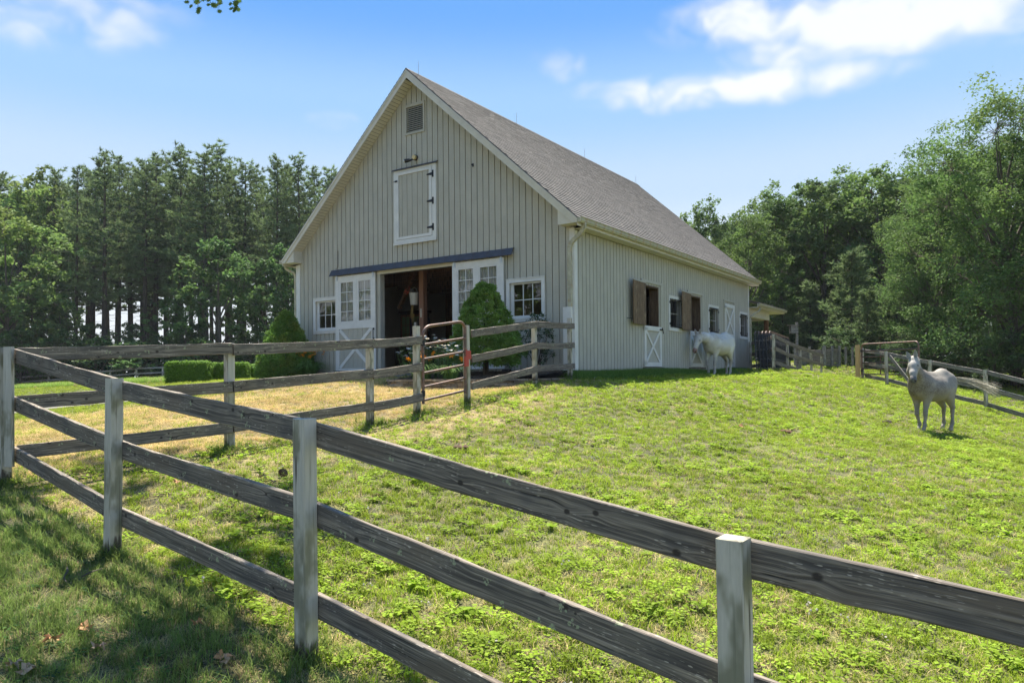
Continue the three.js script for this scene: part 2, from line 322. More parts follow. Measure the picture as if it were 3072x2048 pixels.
// the posts: foot pixel and depth
const POST = {
  corner: pix(13, 1445, 7.3), p2: pix(336, 1659, 5.6), p3: pix(919, 1969, 4.12), p4: rel(.80, 2.62, -2.02), p5: rel(2.72, 1.06, -2.2), p6: rel(4.64, -.5, -2.4),
  b1: pix(688, 1348, 9.2), b2: pix(1110, 1272, 11.5), b3: pix(1251, 1240, 12.5), b4: pix(1402, 1206, 13.45), b5: pix(1605, 1142, 16.4), b6: pix(1711, 1133, 17.9),
  s1: pix(2322, 1109, 27.5), s2: rel(11.36, 30, -.2), s3: rel(12.88, 32.5, -.32), s4: rel(14.4, 35, -.43), s5: rel(15.95, 37.5, -.55),
  r1: pix(2589, 1140, 30.6), r2: pix(2662, 1156, 28.6), r3: rel(15.15, 26.4, -1.06), r4: pix(2960, 1231, 24), r5: rel(15.95, 21.6, -1.9), r6: rel(16.3, 19.1, -2.3),
};
for (const k of ['p4', 'p5', 'p6', 's3', 's5', 'r3', 'r5', 'r6']) FEET.push([POST[k].x, POST[k].z, POST[k].y]);
foot(-.5, .5, -1.92); foot(-4, 2, -1.72); foot(-9, 6, -1.45); foot(0, -6, -2.2); foot(-8, -3, -2.0); foot(9, 2, -2.75);
foot(10.2, 17.5, -1.62); foot(6.5, 17, -.95); foot(5, 12, -1.35); foot(8, 9, -2.1); foot(13, 10, -2.6); foot(3, 7, -1.72); foot(2.4, 13.5, -.92); foot(7.5, 22.5, -.36);
for (const [x, z, y] of [[BW, -.3, -.24], [BW, -4, -.17], [BW, -8, -.2], [BW + .9, -9.8, -.25], [BW, -13, -.2], [BW, -17, -.15], [BW + 2.2, -5, -.33], [0, -.3, -.2], [3, 0, -.06], [5, 0, -.06], [7, 0, -.1], [5, 2.5, -.16], [2, 2.5, -.25], [0, -8, -.4], [0, -16, -.3], [5, -8, -.3], [5, -19, -.1],
  [7.6, 4.1, -.36], [8.6, 4.4, -.42], [9.7, 4.0, -.44], [10.5, 2.9, -.44], [11.0, 1.4, -.36], [-2, 3, -.45]]) FEET.push([x, z, y]);
pix(567, 1150, 28.1); pix(690, 1146, 29.3); pix(795, 1141, 24.8); pix(2500, 1100, 40); pix(2420, 1092, 40.5); pix(922, 1133, 23.6); foot(-17, 33, -1.0); foot(-12, 18, -1.1); foot(-10, 13, -1.2); pix(47, 1171, 71); pix(245, 1158, 70.4); pix(487, 1141, 69.6); foot(-45, 95, -1.9); foot(-15, 95, -.8); foot(15, 95, 0); foot(20, 45, .0); foot(28, 34, -1.2); foot(40, 60, -.6); foot(30, 12, -3.2); foot(45, 30, -2.2); foot(-60, 30, -2.6); foot(-40, 0, -2.8); foot(-20, -30, -3); foot(30, -30, -4); foot(60, 110, 0); foot(-90, 120, -2.2); foot(120, 20, -3); foot(0, 160, -.5); foot(-140, 20, -3); foot(0, -140, -4);
const tps = (() => {
  const n = FEET.length, m = n + 3, A = [], k = (r2) => (r2 < 1e-9 ? 0 : .5 * r2 * Math.log(r2));
  for (let i = 0; i < n; i++) { const row = []; for (let j = 0; j < n; j++) row.push(k((FEET[i][0] - FEET[j][0]) ** 2 + (FEET[i][1] - FEET[j][1]) ** 2) + (i === j ? .6 : 0)); row.push(1, FEET[i][0], FEET[i][1], FEET[i][2]); A.push(row); }
  for (const c of [() => 1, (f) => f[0], (f) => f[1]]) A.push([...FEET.map(c), 0, 0, 0, 0]);
  for (let c = 0; c < m; c++) {
    let p = c; for (let r = c + 1; r < m; r++) if (Math.abs(A[r][c]) > Math.abs(A[p][c])) p = r;
    [A[c], A[p]] = [A[p], A[c]];
    for (let r = c + 1; r < m; r++) { const f = A[r][c] / A[c][c]; if (f) for (let q = c; q <= m; q++) A[r][q] -= f * A[c][q]; }
  }
  const w = new Array(m); for (let r = m - 1; r >= 0; r--) { let s = A[r][m]; for (let q = r + 1; q < m; q++) s -= A[r][q] * w[q]; w[r] = s / A[r][r]; }
  return (x, z) => { let s = w[n] + w[n + 1] * x + w[n + 2] * z; for (let i = 0; i < n; i++) s += w[i] * k((x - FEET[i][0]) ** 2 + (z - FEET[i][1]) ** 2); return s; };
})();
const bumps = (x, z) => .035 * noise(x * .55, z * .55, 2.2) + .018 * noise(x * 1.7, z * 1.7, 5.1);
function groundY(x, z) {
  const far = Math.hypot(x - 10, z + 5), f = smooth(110, 190, far);
  let y = far < 190 ? tps(x, z) : 0;
  y = lerp(clamp(y, -5, 2), -2, f);
  const nearBarn = smooth(0, 1.2, Math.max(-x - .1, x - BW - .1, z - .1, -z - BD - .1));
  return y + bumps(x, z) * nearBarn;
}
const onGround = (x, z, dy = 0) => V(x, groundY(x, z) + dy, z);
const gRel = (lat, d, dy = 0) => { const p = rel(lat, d); return onGround(p.x, p.z, dy); };
// the point of the ground seen at a pixel
function groundAt(u, v, start = 1.5, end = 120) {
  const r = ray(u, v); let a = start;
  for (let d = start; d < end; d *= 1.03) { const p = EYE.clone().addScaledVector(r, d); if (p.y < groundY(p.x, p.z)) { let lo = a, hi = d; for (let i = 0; i < 18; i++) { const m = (lo + hi) / 2, q = EYE.clone().addScaledVector(r, m); if (q.y < groundY(q.x, q.z)) hi = m; else lo = m; } const q = EYE.clone().addScaledVector(r, hi); return V(q.x, groundY(q.x, q.z), q.z); } a = d; }
  const q = EYE.clone().addScaledVector(r, end); return onGround(q.x, q.z);
}
const camRel = (x, z) => { const dx = x - EYE.x, dz = z - EYE.z; return [dx * RT.x + dz * RT.z, dx * FW.x + dz * FW.z]; };
// sides of the two fence lines: inside the paddock?
const lineSide = (p, a, b) => (b.x - a.x) * (p.z - a.z) - (b.z - a.z) * (p.x - a.x);
const backLine = ['corner', 'b1', 'b2', 'b3', 'b4', 'b5', 'b6'].map((k) => POST[k]);
function lawnSide(x, z) {                              // > 0 on the barn-front lawn beyond the back fence
  let best = 1e9, s = 0;
  for (let i = 0; i + 1 < backLine.length; i++) {
    const a = backLine[i], b = backLine[i + 1], dx = b.x - a.x, dz = b.z - a.z, t = clamp(((x - a.x) * dx + (z - a.z) * dz) / (dx * dx + dz * dz), i ? 0 : -6, 1), d = Math.hypot(x - a.x - dx * t, z - a.z - dz * t);
    if (d < best) { best = d; s = lineSide({ x, z }, a, b) < 0 ? d : -d; }
  }
  return s;
}
const frontLine = [POST.corner, POST.p2, POST.p3, POST.p4, POST.p5];
function outside(x, z) { const [l, d] = camRel(x, z); const [al, ad] = camRel(POST.corner.x, POST.corner.z), [bl, bd] = camRel(POST.p5.x, POST.p5.z); return ((bl - al) * (d - ad) - (bd - ad) * (l - al)) < 0; }
// driveway: near edge and far edge
const driveNear = [rel(-30, 17.5), rel(-16, 18.2), groundAt(142, 1228), groundAt(400, 1204), groundAt(672, 1177), V(2.2, 0, 3.6), V(4.2, 0, 2.2), V(6.2, 0, 1.6)].map((p) => V(p.x, 0, p.z));
const DRIVE_W = 3.4;
const driveFar = driveNear.map((p, i) => { const a = driveNear[Math.max(0, i - 1)], b = driveNear[Math.min(driveNear.length - 1, i + 1)], t = V(b.x - a.x, 0, b.z - a.z).normalize(); return i >= 5 ? V([1.6, 3.0, 6.2][i - 5], 0, [.6, .12, .12][i - 5]) : V(p.x + t.z * DRIVE_W, 0, p.z - t.x * DRIVE_W); });
const poly2 = [...driveNear, ...driveFar.slice().reverse()];
const inPoly = (x, z, P) => { let c = false; for (let i = 0, j = P.length - 1; i < P.length; j = i++) if ((P[i].z > z) !== (P[j].z > z) && x < (P[j].x - P[i].x) * (z - P[i].z) / (P[j].z - P[i].z) + P[i].x) c = !c; return c; };
// planting bed behind the low stone wall
const bedCurve = new THREE.CatmullRomCurve3([V(6.95, 0, .25), V(7.0, 0, 2.2), V(7.5, 0, 3.45), V(8.4, 0, 3.95), V(9.35, 0, 3.72), V(10.15, 0, 2.85), V(10.72, 0, 1.6), V(10.95, 0, .5)]);
const bedPts = bedCurve.getSpacedPoints(60), bedPoly = [...bedPts, V(10.8, 0, .02), V(6.95, 0, .02)];
const inBarn = (x, z) => x > -.05 && x < BW + .05 && z < .05 && z > -BD - .05;

// how dry the turf is, 0 lush .. 1 straw
function dryness(x, z) {
  const [l, d] = camRel(x, z), n = fbm(x * .35, z * .35, 4, 4), n2 = fbm(x * 1.3, z * 1.3, 9, 3);
  let k = .10 + .55 * n + .45 * n2;
  const s = lawnSide(x, z), dr = inPoly(x, z, poly2);
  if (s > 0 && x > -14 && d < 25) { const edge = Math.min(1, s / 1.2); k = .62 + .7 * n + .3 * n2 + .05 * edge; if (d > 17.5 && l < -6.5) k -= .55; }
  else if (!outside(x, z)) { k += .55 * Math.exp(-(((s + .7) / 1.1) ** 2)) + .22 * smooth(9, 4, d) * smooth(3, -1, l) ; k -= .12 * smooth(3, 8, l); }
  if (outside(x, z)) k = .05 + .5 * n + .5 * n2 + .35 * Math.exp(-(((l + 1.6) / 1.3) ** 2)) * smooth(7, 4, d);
  return clamp(k, 0, 1);
}
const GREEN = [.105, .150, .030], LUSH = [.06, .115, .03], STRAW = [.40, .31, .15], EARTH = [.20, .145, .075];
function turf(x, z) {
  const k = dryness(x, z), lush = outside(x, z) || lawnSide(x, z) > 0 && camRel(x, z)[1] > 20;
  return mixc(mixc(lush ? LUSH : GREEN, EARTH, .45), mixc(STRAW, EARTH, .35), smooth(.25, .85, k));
}
{
  // one sheet to the horizon, finer near the viewer and the barn
  const lines = (c, fine, reach) => { const a = [0]; let x = 0, s = fine; while (x < reach) { x += s; a.push(x); if (x > 26) s *= 1.13; } return [...a.slice(1).reverse().map((q) => c - q), ...a.map((q) => c + q)]; };
  const xs = lines(11, .3, 900), zs = lines(2, .3, 900), nx = xs.length, nz = zs.length, pos = new Float32Array(nx * nz * 3), col = new Float32Array(nx * nz * 3), uv = new Float32Array(nx * nz * 2), idx = [];
  for (let j = 0; j < nz; j++) for (let i = 0; i < nx; i++) {
    const o = j * nx + i, x = xs[i], z = zs[j]; let y = groundY(x, z);
    if (inBarn(x, z)) y = Math.min(y, -.2);
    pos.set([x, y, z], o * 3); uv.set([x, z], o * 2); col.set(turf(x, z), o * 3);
    if (i + 1 < nx && j + 1 < nz) idx.push(o, o + nx, o + 1, o + 1, o + nx, o + nx + 1);
  }
  const g = new THREE.BufferGeometry();
  g.setAttribute('position', new THREE.BufferAttribute(pos, 3)); g.setAttribute('color', new THREE.BufferAttribute(col, 3)); g.setAttribute('uv', new THREE.BufferAttribute(uv, 2)); g.setIndex(idx); g.computeVertexNormals();
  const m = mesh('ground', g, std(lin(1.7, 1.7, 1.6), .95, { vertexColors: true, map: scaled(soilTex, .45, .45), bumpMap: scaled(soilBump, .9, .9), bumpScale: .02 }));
  m.userData.kind = 'structure';
}
{ // driveway draped on the ground
  const n = 90, cn = new THREE.CatmullRomCurve3(driveNear).getSpacedPoints(n), cf = new THREE.CatmullRomCurve3(driveFar).getSpacedPoints(n), k = 8, g = new GB();
  const P = (i, j) => { const a = cn[i].clone().lerp(cf[i], j / k); return onGround(a.x, a.z, .018 + .012 * Math.sin(Math.PI * j / k)); };
  for (let i = 0; i < n; i++) for (let j = 0; j < k; j++) { const q = [P(i, j), P(i + 1, j), P(i + 1, j + 1), P(i, j + 1)]; g.quad(...q, V(0, 1, 0), q.map((p) => [p.x, p.z])); }
  mesh('driveway', g.build(), M.asphalt).userData.kind = 'structure';
}
// ---------------------------------------------------------------- grass
function bladeClump(n, h0, h1, w, spread, lean, seg = 2) {
  return gb((g) => { for (let i = 0; i < n; i++) {
    const a = R(0, 6.283), r = spread * Math.sqrt(rnd()), b = V(Math.cos(a) * r, -.006, Math.sin(a) * r), h = R(h0, h1), dir = R(0, 6.283), ln = lean * R(.3, 1.3) * h, D = V(Math.cos(dir), 0, Math.sin(dir)), S = V(-D.z, 0, D.x);
    let prev = null;
    for (let k = 0; k <= seg; k++) {
      const t = k / seg, c = b.clone().addScaledVector(D, ln * t * t).add(V(0, h * t * (1 - .25 * t * Math.min(1, lean)), 0)), ww = w * (1 - t * .92) / 2, L = c.clone().addScaledVector(S, -ww), Q = c.clone().addScaledVector(S, ww);
      if (prev) { const N = V(0, 0, 0).subVectors(Q, prev[0]).cross(V(0, 0, 0).subVectors(L, prev[1])).normalize(); if (k === seg) g.tri(prev[0], prev[1], c, N); else g.quad(prev[0], prev[1], Q, L, N); }
      prev = [L, Q];
    }
  } });
}
function leafRosette(n, l0, l1, w, up) {
  return gb((g) => { for (let i = 0; i < n; i++) {
    const a = i / n * 6.283 + R(-.4, .4), l = R(l0, l1), D = V(Math.cos(a), 0, Math.sin(a)), S = V(-D.z, 0, D.x), pts = []; const e = up * R(.6, 1.3);
    for (let k = 0; k <= 4; k++) { const t = k / 4, ww = w * l * Math.sin(Math.PI * Math.pow(clamp(t, .04, .98), .8)) * .5 + .002; const c = D.clone().multiplyScalar(l * t).add(V(0, l * e * (t - .62 * t * t) + .012, 0)); pts.push([c.clone().addScaledVector(S, -ww).add(V(0, ww * .3, 0)), c, c.clone().addScaledVector(S, ww).add(V(0, ww * .3, 0))]); }
    for (let k = 0; k < 4; k++) { g.quad(pts[k][0], pts[k][1], pts[k + 1][1], pts[k + 1][0]); g.quad(pts[k][1], pts[k][2], pts[k + 1][2], pts[k + 1][1]); }
  } });
}
function smallLeaves(n, spread, h, s) {
  return gb((g) => { for (let i = 0; i < n; i++) {
    const a = R(0, 6.283), r = spread * Math.sqrt(rnd()), c = V(Math.cos(a) * r, R(.3, 1) * h, Math.sin(a) * r), N = V(gauss() * .7, 1, gauss() * .7).normalize(), T = V(1, 0, 0).cross(N).normalize().applyAxisAngle(N, R(0, 6.3)), B = V(0, 0, 0).crossVectors(N, T), q = s * R(.7, 1.3);
    g.quad(c.clone().addScaledVector(T, -q), c.clone().addScaledVector(B, -q * .62), c.clone().addScaledVector(T, q), c.clone().addScaledVector(B, q * .62), N);
  } });
}
const dummy = new THREE.Object3D(), tint = new THREE.Color();
function scatter(name, label, geo, mat, list) {          // list of [x, y, z, scale, scaleY, r, g, b]
  const m = new THREE.InstancedMesh(geo, mat, list.length); m.name = numbered(name); m.castShadow = m.receiveShadow = true;
  list.forEach((q, i) => { dummy.position.set(q[0], q[1], q[2]); dummy.rotation.set(gauss() * .12, R(0, 6.283), gauss() * .12); dummy.scale.set(q[3], q[4], q[3]); dummy.updateMatrix(); m.setMatrixAt(i, dummy.matrix); m.setColorAt(i, tint.setRGB(q[5], q[6], q[7])); });
  scene.add(m); return tag(m, label, null, null, 'stuff');
}
{
  srand(900);
  const lists = { lawn: [], fine: [], dry: [], leafy: [], tall: [], broad: [], flower: [] };
  const zones = [[1.2, 3.4, 620], [3.4, 6, 430], [6, 10, 250], [10, 16, 150], [16, 26, 74], [26, 40, 32], [40, 78, 9]];
  for (const [d0, d1, den] of zones) {
    const wid = (d) => 1.62 * d + 4, area = (wid(d0) + wid(d1)) / 2 * (d1 - d0), n = Math.floor(area * den);
    for (let i = 0; i < n; i++) {
      const d = Math.sqrt(lerp(d0 * d0, d1 * d1, rnd())), l = (rnd() - .5) * wid(d), p = rel(l, d), x = p.x, z = p.z;
      if (inBarn(x, z) || inPoly(x, z, poly2) || inPoly(x, z, bedPoly)) continue;
      if (d > 40 && l > -8 && l < 12) continue;
      if (fbm(x * 2.1, z * 2.1, 51, 3) > .42 && rnd() < .8) continue;
      const out = outside(x, z), ls = lawnSide(x, z), k = dryness(x, z), y = groundY(x, z), far = d > 10 ? Math.min(2.6, 1 + (d - 10) * .05) : 1;
      const patch = fbm(x * .8, z * .8, 14, 3), q = rnd(), v = R(.55, 1.3) * (1 + .5 * fbm(x * .5, z * .5, 31, 3));
      if (out) {
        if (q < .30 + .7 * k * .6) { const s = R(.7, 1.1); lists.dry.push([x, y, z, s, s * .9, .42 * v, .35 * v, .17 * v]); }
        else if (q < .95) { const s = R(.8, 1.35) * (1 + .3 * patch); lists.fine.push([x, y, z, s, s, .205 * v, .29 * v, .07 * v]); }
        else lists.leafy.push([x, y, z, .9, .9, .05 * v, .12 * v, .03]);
      } else if (ls > 0) {
        const green = d > 18 && k < .5;
        if (!green && rnd() < .25 + .85 * k) { const s = R(.8, 1.25) * far; lists.dry.push([x, y, z, s, s, .62 * v, .47 * v, .21 * v]); }
        else { const s = R(.7, 1.15) * far; lists.lawn.push([x, y, z, s, s, .29 * v, .36 * v, .045 * v]); }
      } else {
        const lushy = smooth(-.15, .35, patch);
        if (q < .10 + .52 * k) { const s = R(.75, 1.2) * far; lists.dry.push([x, y, z, s, s * .8, .58 * v, .47 * v, .22 * v]); }
        else if (q < .80) { const s = R(.7, 1.15) * far; lists.lawn.push([x, y, z, s, s * R(.8, 1.2), .30 * v, .395 * v, .036 * v]); }
        else if (q < .993) { const s = R(.8, 1.3) * far * (.8 + .5 * lushy); lists.leafy.push([x, y, z, s, s, .27 * v, .385 * v, .036 * v]); }
        else if (d < 22) if (rnd() < .4) lists.flower.push([x, y, z, 1, R(.7, 1.2), .62, .58, .5]);
        const bd = .06 * smooth(.02, .22, patch) * (d < 9 ? 1 : d < 16 ? 1.3 : 1.6);
        if (rnd() < bd && k < .75) { const s = R(.65, 1.25) * (d > 12 ? 1.15 : 1); lists.broad.push([x, y, z, s, s, .26 * v, .39 * v, .035 * v]); }
      }
    }
  }
  // longer uncut grass at the wall foot and round the posts
  for (let i = 0; i < 5200; i++) { const s = Math.pow(rnd(), .8) * 15, x = BW + .05 + Math.abs(gauss()) * .55, z = -s + .8; const y = groundY(x, z), v = R(.7, 1.25), h = R(.5, 1.25) * smooth(1.6, .0, x - BW) + .25; lists.tall.push([x, y, z, R(.8, 1.2), h, .14 * v, .26 * v, .05 * v]); }
  for (let i = 0; i < 1500; i++) { const d = 2.5 + 22 * Math.pow(rnd(), .8), l = (rnd() - .5) * (1.5 * d + 2), p = rel(l, d); if (outside(p.x, p.z) || lawnSide(p.x, p.z) > 0 || inBarn(p.x, p.z) || fbm(p.x * .6, p.z * .6, 77, 3) < .02) continue; const v = R(.7, 1.2), f = rnd() < .4; lists.tall.push([p.x, groundY(p.x, p.z), p.z, R(.5, .9), R(.35, .8), (f ? .42 : .24) * v, (f ? .35 : .34) * v, (f ? .17 : .05) * v]); }
  for (const k in POST) for (let i = 0; i < 26; i++) { const p = POST[k], a = R(0, 6.283), r = R(.05, .3), x = p.x + Math.cos(a) * r, z = p.z + Math.sin(a) * r, v = R(.7, 1.2); lists.tall.push([x, groundY(x, z), z, R(.7, 1), R(.3, .75), .19 * v, .26 * v, .06 * v]); }
  for (let i = 0; i < 5200; i++) { const d = R(58, 72), l = -R(.25, .72) * d, p = rel(l, d), v = R(.7, 1.3), f = rnd() < .16; lists.tall.push([p.x, groundY(p.x, p.z), p.z, R(2, 3.4), R(1.2, 2.6), (f ? .42 : .20) * v, (f ? .32 : .33) * v, (f ? .18 : .05) * v]); }
  srand(41);
  const T = tintMat(.5, .9);
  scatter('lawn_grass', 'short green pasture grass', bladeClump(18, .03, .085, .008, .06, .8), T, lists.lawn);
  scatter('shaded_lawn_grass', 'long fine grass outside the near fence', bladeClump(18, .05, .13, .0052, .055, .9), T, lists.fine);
  scatter('dry_grass', 'straw coloured dry grass', bladeClump(17, .02, .07, .0048, .06, 1.3), tintMat(.3, .9), lists.dry);
  scatter('clover_cover', 'low clover and small weed leaves in the pasture', smallLeaves(13, .06, .055, .017), T, lists.leafy);
  scatter('wall_foot_grass', 'tall uncut grass by posts and wall', bladeClump(13, .12, .27, .009, .05, .6, 3), T, lists.tall);
  scatter('broadleaf_weed', 'broad leaved weeds in the pasture', leafRosette(6, .05, .115, .45, 1.0), T, lists.broad);
  scatter('clover_flower', 'small white clover heads', gb((g) => { for (let i = 0; i < 3; i++) { const c = V(R(-.03, .03), R(.05, .085), R(-.03, .03)); for (let j = 0; j < 5; j++) { const a = R(0, 6.28), N = V(Math.cos(a), R(-.3, 1), Math.sin(a)).normalize(), S = V(0, 1, 0).cross(N).normalize(), B = V(0, 0, 0).crossVectors(N, S), q = .008, o = c.clone().addScaledVector(N, .005); g.quad(o.clone().addScaledVector(S, -q), o.clone().addScaledVector(B, -q), o.clone().addScaledVector(S, q), o.clone().addScaledVector(B, q), N); } } }), tintMat(.2, .9), lists.flower);
}
// ---------------------------------------------------------------- the barn
const barn = thing('barn', 'grey board sided horse barn with steep shingled gable roof and white trim', 'barn');
const HALF = BW / 2, RIDGE = 8.947, PITCHT = .8963, OVER = .317, ZF = .386, ZR = -15.79;
const roofTop = (x) => RIDGE - PITCHT * Math.abs(x - HALF);
const front = (s, y, t) => V(s, y, t), side = (s, y, t) => V(BW + t, y, -s);
const grp = (name, parent) => { const g = new THREE.Group(); g.name = name; parent.add(g); return g; };
// spans of a wall strip that are not cut by openings
function strip(g, a, b, y0, top, holes, t0, t1, f, ou, ov) {
  const cuts = [a, b]; for (const h of holes) for (const x of [h[0], h[1]]) if (x > a + 1e-4 && x < b - 1e-4) cuts.push(x);
  if (HALF > a && HALF < b && f === front) cuts.push(HALF);
  cuts.sort((p, q) => p - q);
  for (let i = 0; i + 1 < cuts.length; i++) {
    const p = cuts[i], q = cuts[i + 1], m = (p + q) / 2; if (q - p < 1e-4) continue;
    const hs = holes.filter((h) => h[0] < m && h[1] > m).sort((x, y) => x[2] - y[2]); let y = y0;
    const put = (lo, hiP, hiQ) => { if (Math.max(hiP, hiQ) - lo > .004) { const k = g.parts ? new GB() : g; k.hex([f(p, lo, t0), f(q, lo, t0), f(q, lo, t1), f(p, lo, t1), f(p, hiP, t0), f(q, hiQ, t0), f(q, hiQ, t1), f(p, hiP, t1)], ou, ov); if (g.parts) g.parts.push(k.build()); } };
    for (const h of hs) { put(y, h[2], h[2]); y = h[3]; }
    put(y, Math.max(y, top(p)), Math.max(y, top(q)));
  }
}
const FH = [[4.60, 6.16, 3.93, 6.05], [5.05, 5.72, 7.17, 7.95], [3.86, 6.81, -.1, 3.03], [.96, 2.02, 1.39, 2.39], [8.77, 9.80, 1.42, 2.40]];
const wallTop = (x) => roofTop(x) - .245;
{ // front wall: backing, then every board
  const g = new GB(); strip(g, .03, BW - .03, -.12, wallTop, FH, -.16, -.034, front);
  const wall = mesh('front_wall', g.build(), M.groove, barn);
  srand(3);
  for (let k = -1; k < 53; k++) {
    const a = Math.max(.17, .3611 + .2032 * k + .013), b = Math.min(BW - .12, .3611 + .2032 * (k + 1) - .013); if (b - a < .03) continue;
    const w = { parts: [] }; strip(w, a, b, 0 + R(-.004, .004), wallTop, FH, -.034, .002 + R(-.0015, .0015), front, R(0, 9), R(0, 9)); w.parts.forEach((q) => mesh('board', q, M.siding, wall));
  }
}
const SH = [[4.36, 5.47, .06, 2.62], [6.36, 7.34, 1.41, 2.345], [8.27, 9.31, .06, 2.58], [10.18, 11.14, 1.41, 2.335], [14.0, 14.87, 1.40, 2.31]];
{ // side wall
  const g = new GB(); strip(g, .03, BD - .03, -.12, () => 3.62, SH, -.16, -.034, side);
  const wall = mesh('side_wall', g.build(), M.groove, barn);
  srand(4);
  for (let k = 0; k < 76; k++) {
    const a = Math.max(.125, .02 + .2032 * k + .013), b = Math.min(BD - .1, .02 + .2032 * (k + 1) - .013); if (b - a < .03) continue;
    const w = { parts: [] }; strip(w, a, b, R(-.006, .006), () => 3.615, SH, -.034, .002 + R(-.0015, .0015), side, R(0, 9), R(0, 9)); w.parts.forEach((q) => mesh('board', q, M.siding, wall));
  }
}
mesh('left_wall', boxGeo(0, .16, -.12, 3.6, -BD, -.161), M.siding, barn);
{ const g = new GB(); g.prism([[.161, -.12], [BW - .161, -.12], [BW - .161, 3.6], [BW - .161, wallTop(BW)], [HALF, wallTop(HALF)], [.161, wallTop(0)]], -BD, -BD + .16); mesh('back_wall', g.build(), M.siding, barn); }
{ // foundation and floor
  const g = new GB(); g.box(.02, BW - .02, -.75, -.005, -.22, -.02); g.box(.02, BW - .02, -.75, -.005, -BD + .02, -BD + .2); g.box(.02, .2, -.75, -.005, -BD + .2, -.22); g.box(BW - .2, BW - .02, -.75, -.005, -BD + .2, -.22);
  mesh('foundation', g.build(), M.concrete, barn);
  mesh('barn_floor', boxGeo(.2, BW - .2, -.12, -.01, -BD + .2, -.165), M.concrete, barn);
}
{ // corner boards
  mesh('corner_board', gb((g) => { g.box(BW - .125, BW + .022, 0, 3.66, .003, .024); g.box(BW + .002, BW + .022, 0, 3.6, -.125, .003); }), M.white, barn);
  mesh('corner_board', gb((g) => { g.box(-.02, .175, 0, 3.66, .003, .024); g.box(-.022, -.002, 0, 3.6, -.12, .003); }), M.white, barn);
  mesh('corner_board', gb((g) => g.box(BW + .002, BW + .022, 0, 3.6, -BD - .02, -BD + .10)), M.white, barn);
}
{ // roof: deck, right slope shingles, left slope covering
  const roof = grp('roof', barn), L = Math.hypot(HALF + OVER, RIDGE - roofTop(-OVER)), ux = (HALF + OVER) / L, uy = (RIDGE - roofTop(-OVER)) / L;
  const right = (s, t, z) => V(BW + OVER - s * ux + t * uy, roofTop(BW + OVER) + s * uy + t * ux, z), left = (s, t, z) => { const p = right(s, t, z); return V(BW - p.x, p.y, z); };
  mesh('roof_deck', gb((g) => { const th = .12;
    for (const f of [right, left]) g.hex([f(0, -.02 - th, ZF - .01), f(0, -.02 - th, ZR), f(0, -.02, ZR), f(0, -.02, ZF - .01), f(L - th * .9, -.02 - th, ZF - .01), f(L - th * .9, -.02 - th, ZR), f(L, -.02, ZR), f(L, -.02, ZF - .01)]); }), M.roofUnder, roof);
  srand(77);
  const EX = .1425, n = Math.ceil(L / EX), tabs = [], tones = [[.170, .163, .160], [.152, .147, .145], [.186, .178, .173], [.163, .154, .150], [.138, .134, .134]];
  const course = (f, mk) => { for (let c = 0; c < n; c++) { const s0 = c * EX - .01, s1 = Math.min(L, s0 + EX + .012); let z = ZF + .012 + (c % 2) * .1525 - (c % 3) * .04; while (z > ZR) { const w = .305, z1 = Math.max(ZR - .01, z - w), tn = tones[Math.floor(rnd() * 5)]; mk(f, s0, s1, Math.min(z, ZF + .012), z1 + .006, .016 + R(-.002, .003), tn); z = z1; } } };
  const one = (g, f, s0, s1, z0, z1, h, c) => { const v = R(.88, 1.1); g.col = c.map((q) => q * v); g.hex([f(s0, -.008, z0), f(s0, -.008, z1), f(s1, -.016, z1), f(s1, -.016, z0), f(s0, h - .006, z0), f(s0, h - .006, z1), f(s1, -.005, z1), f(s1, -.005, z0)], 0, 0, 'bn'); };
  course(right, (...a) => tabs.push(a));
  const size = (a) => { const p = a[0]((a[1] + a[2]) / 2, 0, (a[3] + a[4]) / 2), d = p.distanceTo(EYE); return Math.abs(a[3] - a[4]) / (d * d); };
  tabs.sort((a, b) => size(b) - size(a));
  const shM = std(lin(1, 1, 1), .9, { vertexColors: true, map: scaled(granTex, 2.2, 2.2), bumpMap: scaled(granTex, 2.2, 2.2), bumpScale: .002 });
  const rest = new GB();
  tabs.forEach((a, i) => { if (i < 300) { const g = new GB(); one(g, ...a); mesh('shingle', g.build(), shM, roof); } else one(rest, ...a); });
  mesh('shingle_courses', rest.build(), shM, roof).userData.kind = 'stuff';
  const lg = new GB(); for (let c = 0; c < n; c++) { const s0 = c * EX, s1 = Math.min(L, s0 + EX); lg.col = tones[c % 5]; lg.hex([left(s0, -.018, ZF + .01), left(s0, -.018, ZR), left(s1, -.018, ZR), left(s1, -.018, ZF + .01), left(s0, .012, ZF + .01), left(s0, .012, ZR), left(s1, -.004, ZR), left(s1, -.004, ZF + .01)]); }
  mesh('left_slope_shingles', lg.build(), shM, roof).userData.kind = 'stuff';
  const cap = new GB(); for (let z = ZF + .01; z > ZR; z -= .14) { cap.col = tones[Math.floor(rnd() * 5)]; for (const s of [1, -1]) { const a = V(HALF, RIDGE + .016, z), b = V(HALF, RIDGE + .012, z - .17), dx = s * .12, dy = -.12 * PITCHT; const A = a.clone().add(V(dx, dy + .004, 0)), B = b.clone().add(V(dx, dy, 0)); cap.hex([a.clone().add(V(0, -.012, 0)), b.clone().add(V(0, -.012, 0)), B.clone().add(V(0, -.012, 0)), A.clone().add(V(0, -.012, 0)), a, b, B, A]); } }
  mesh('ridge_cap', cap.build(), shM, roof).userData.kind = 'stuff';
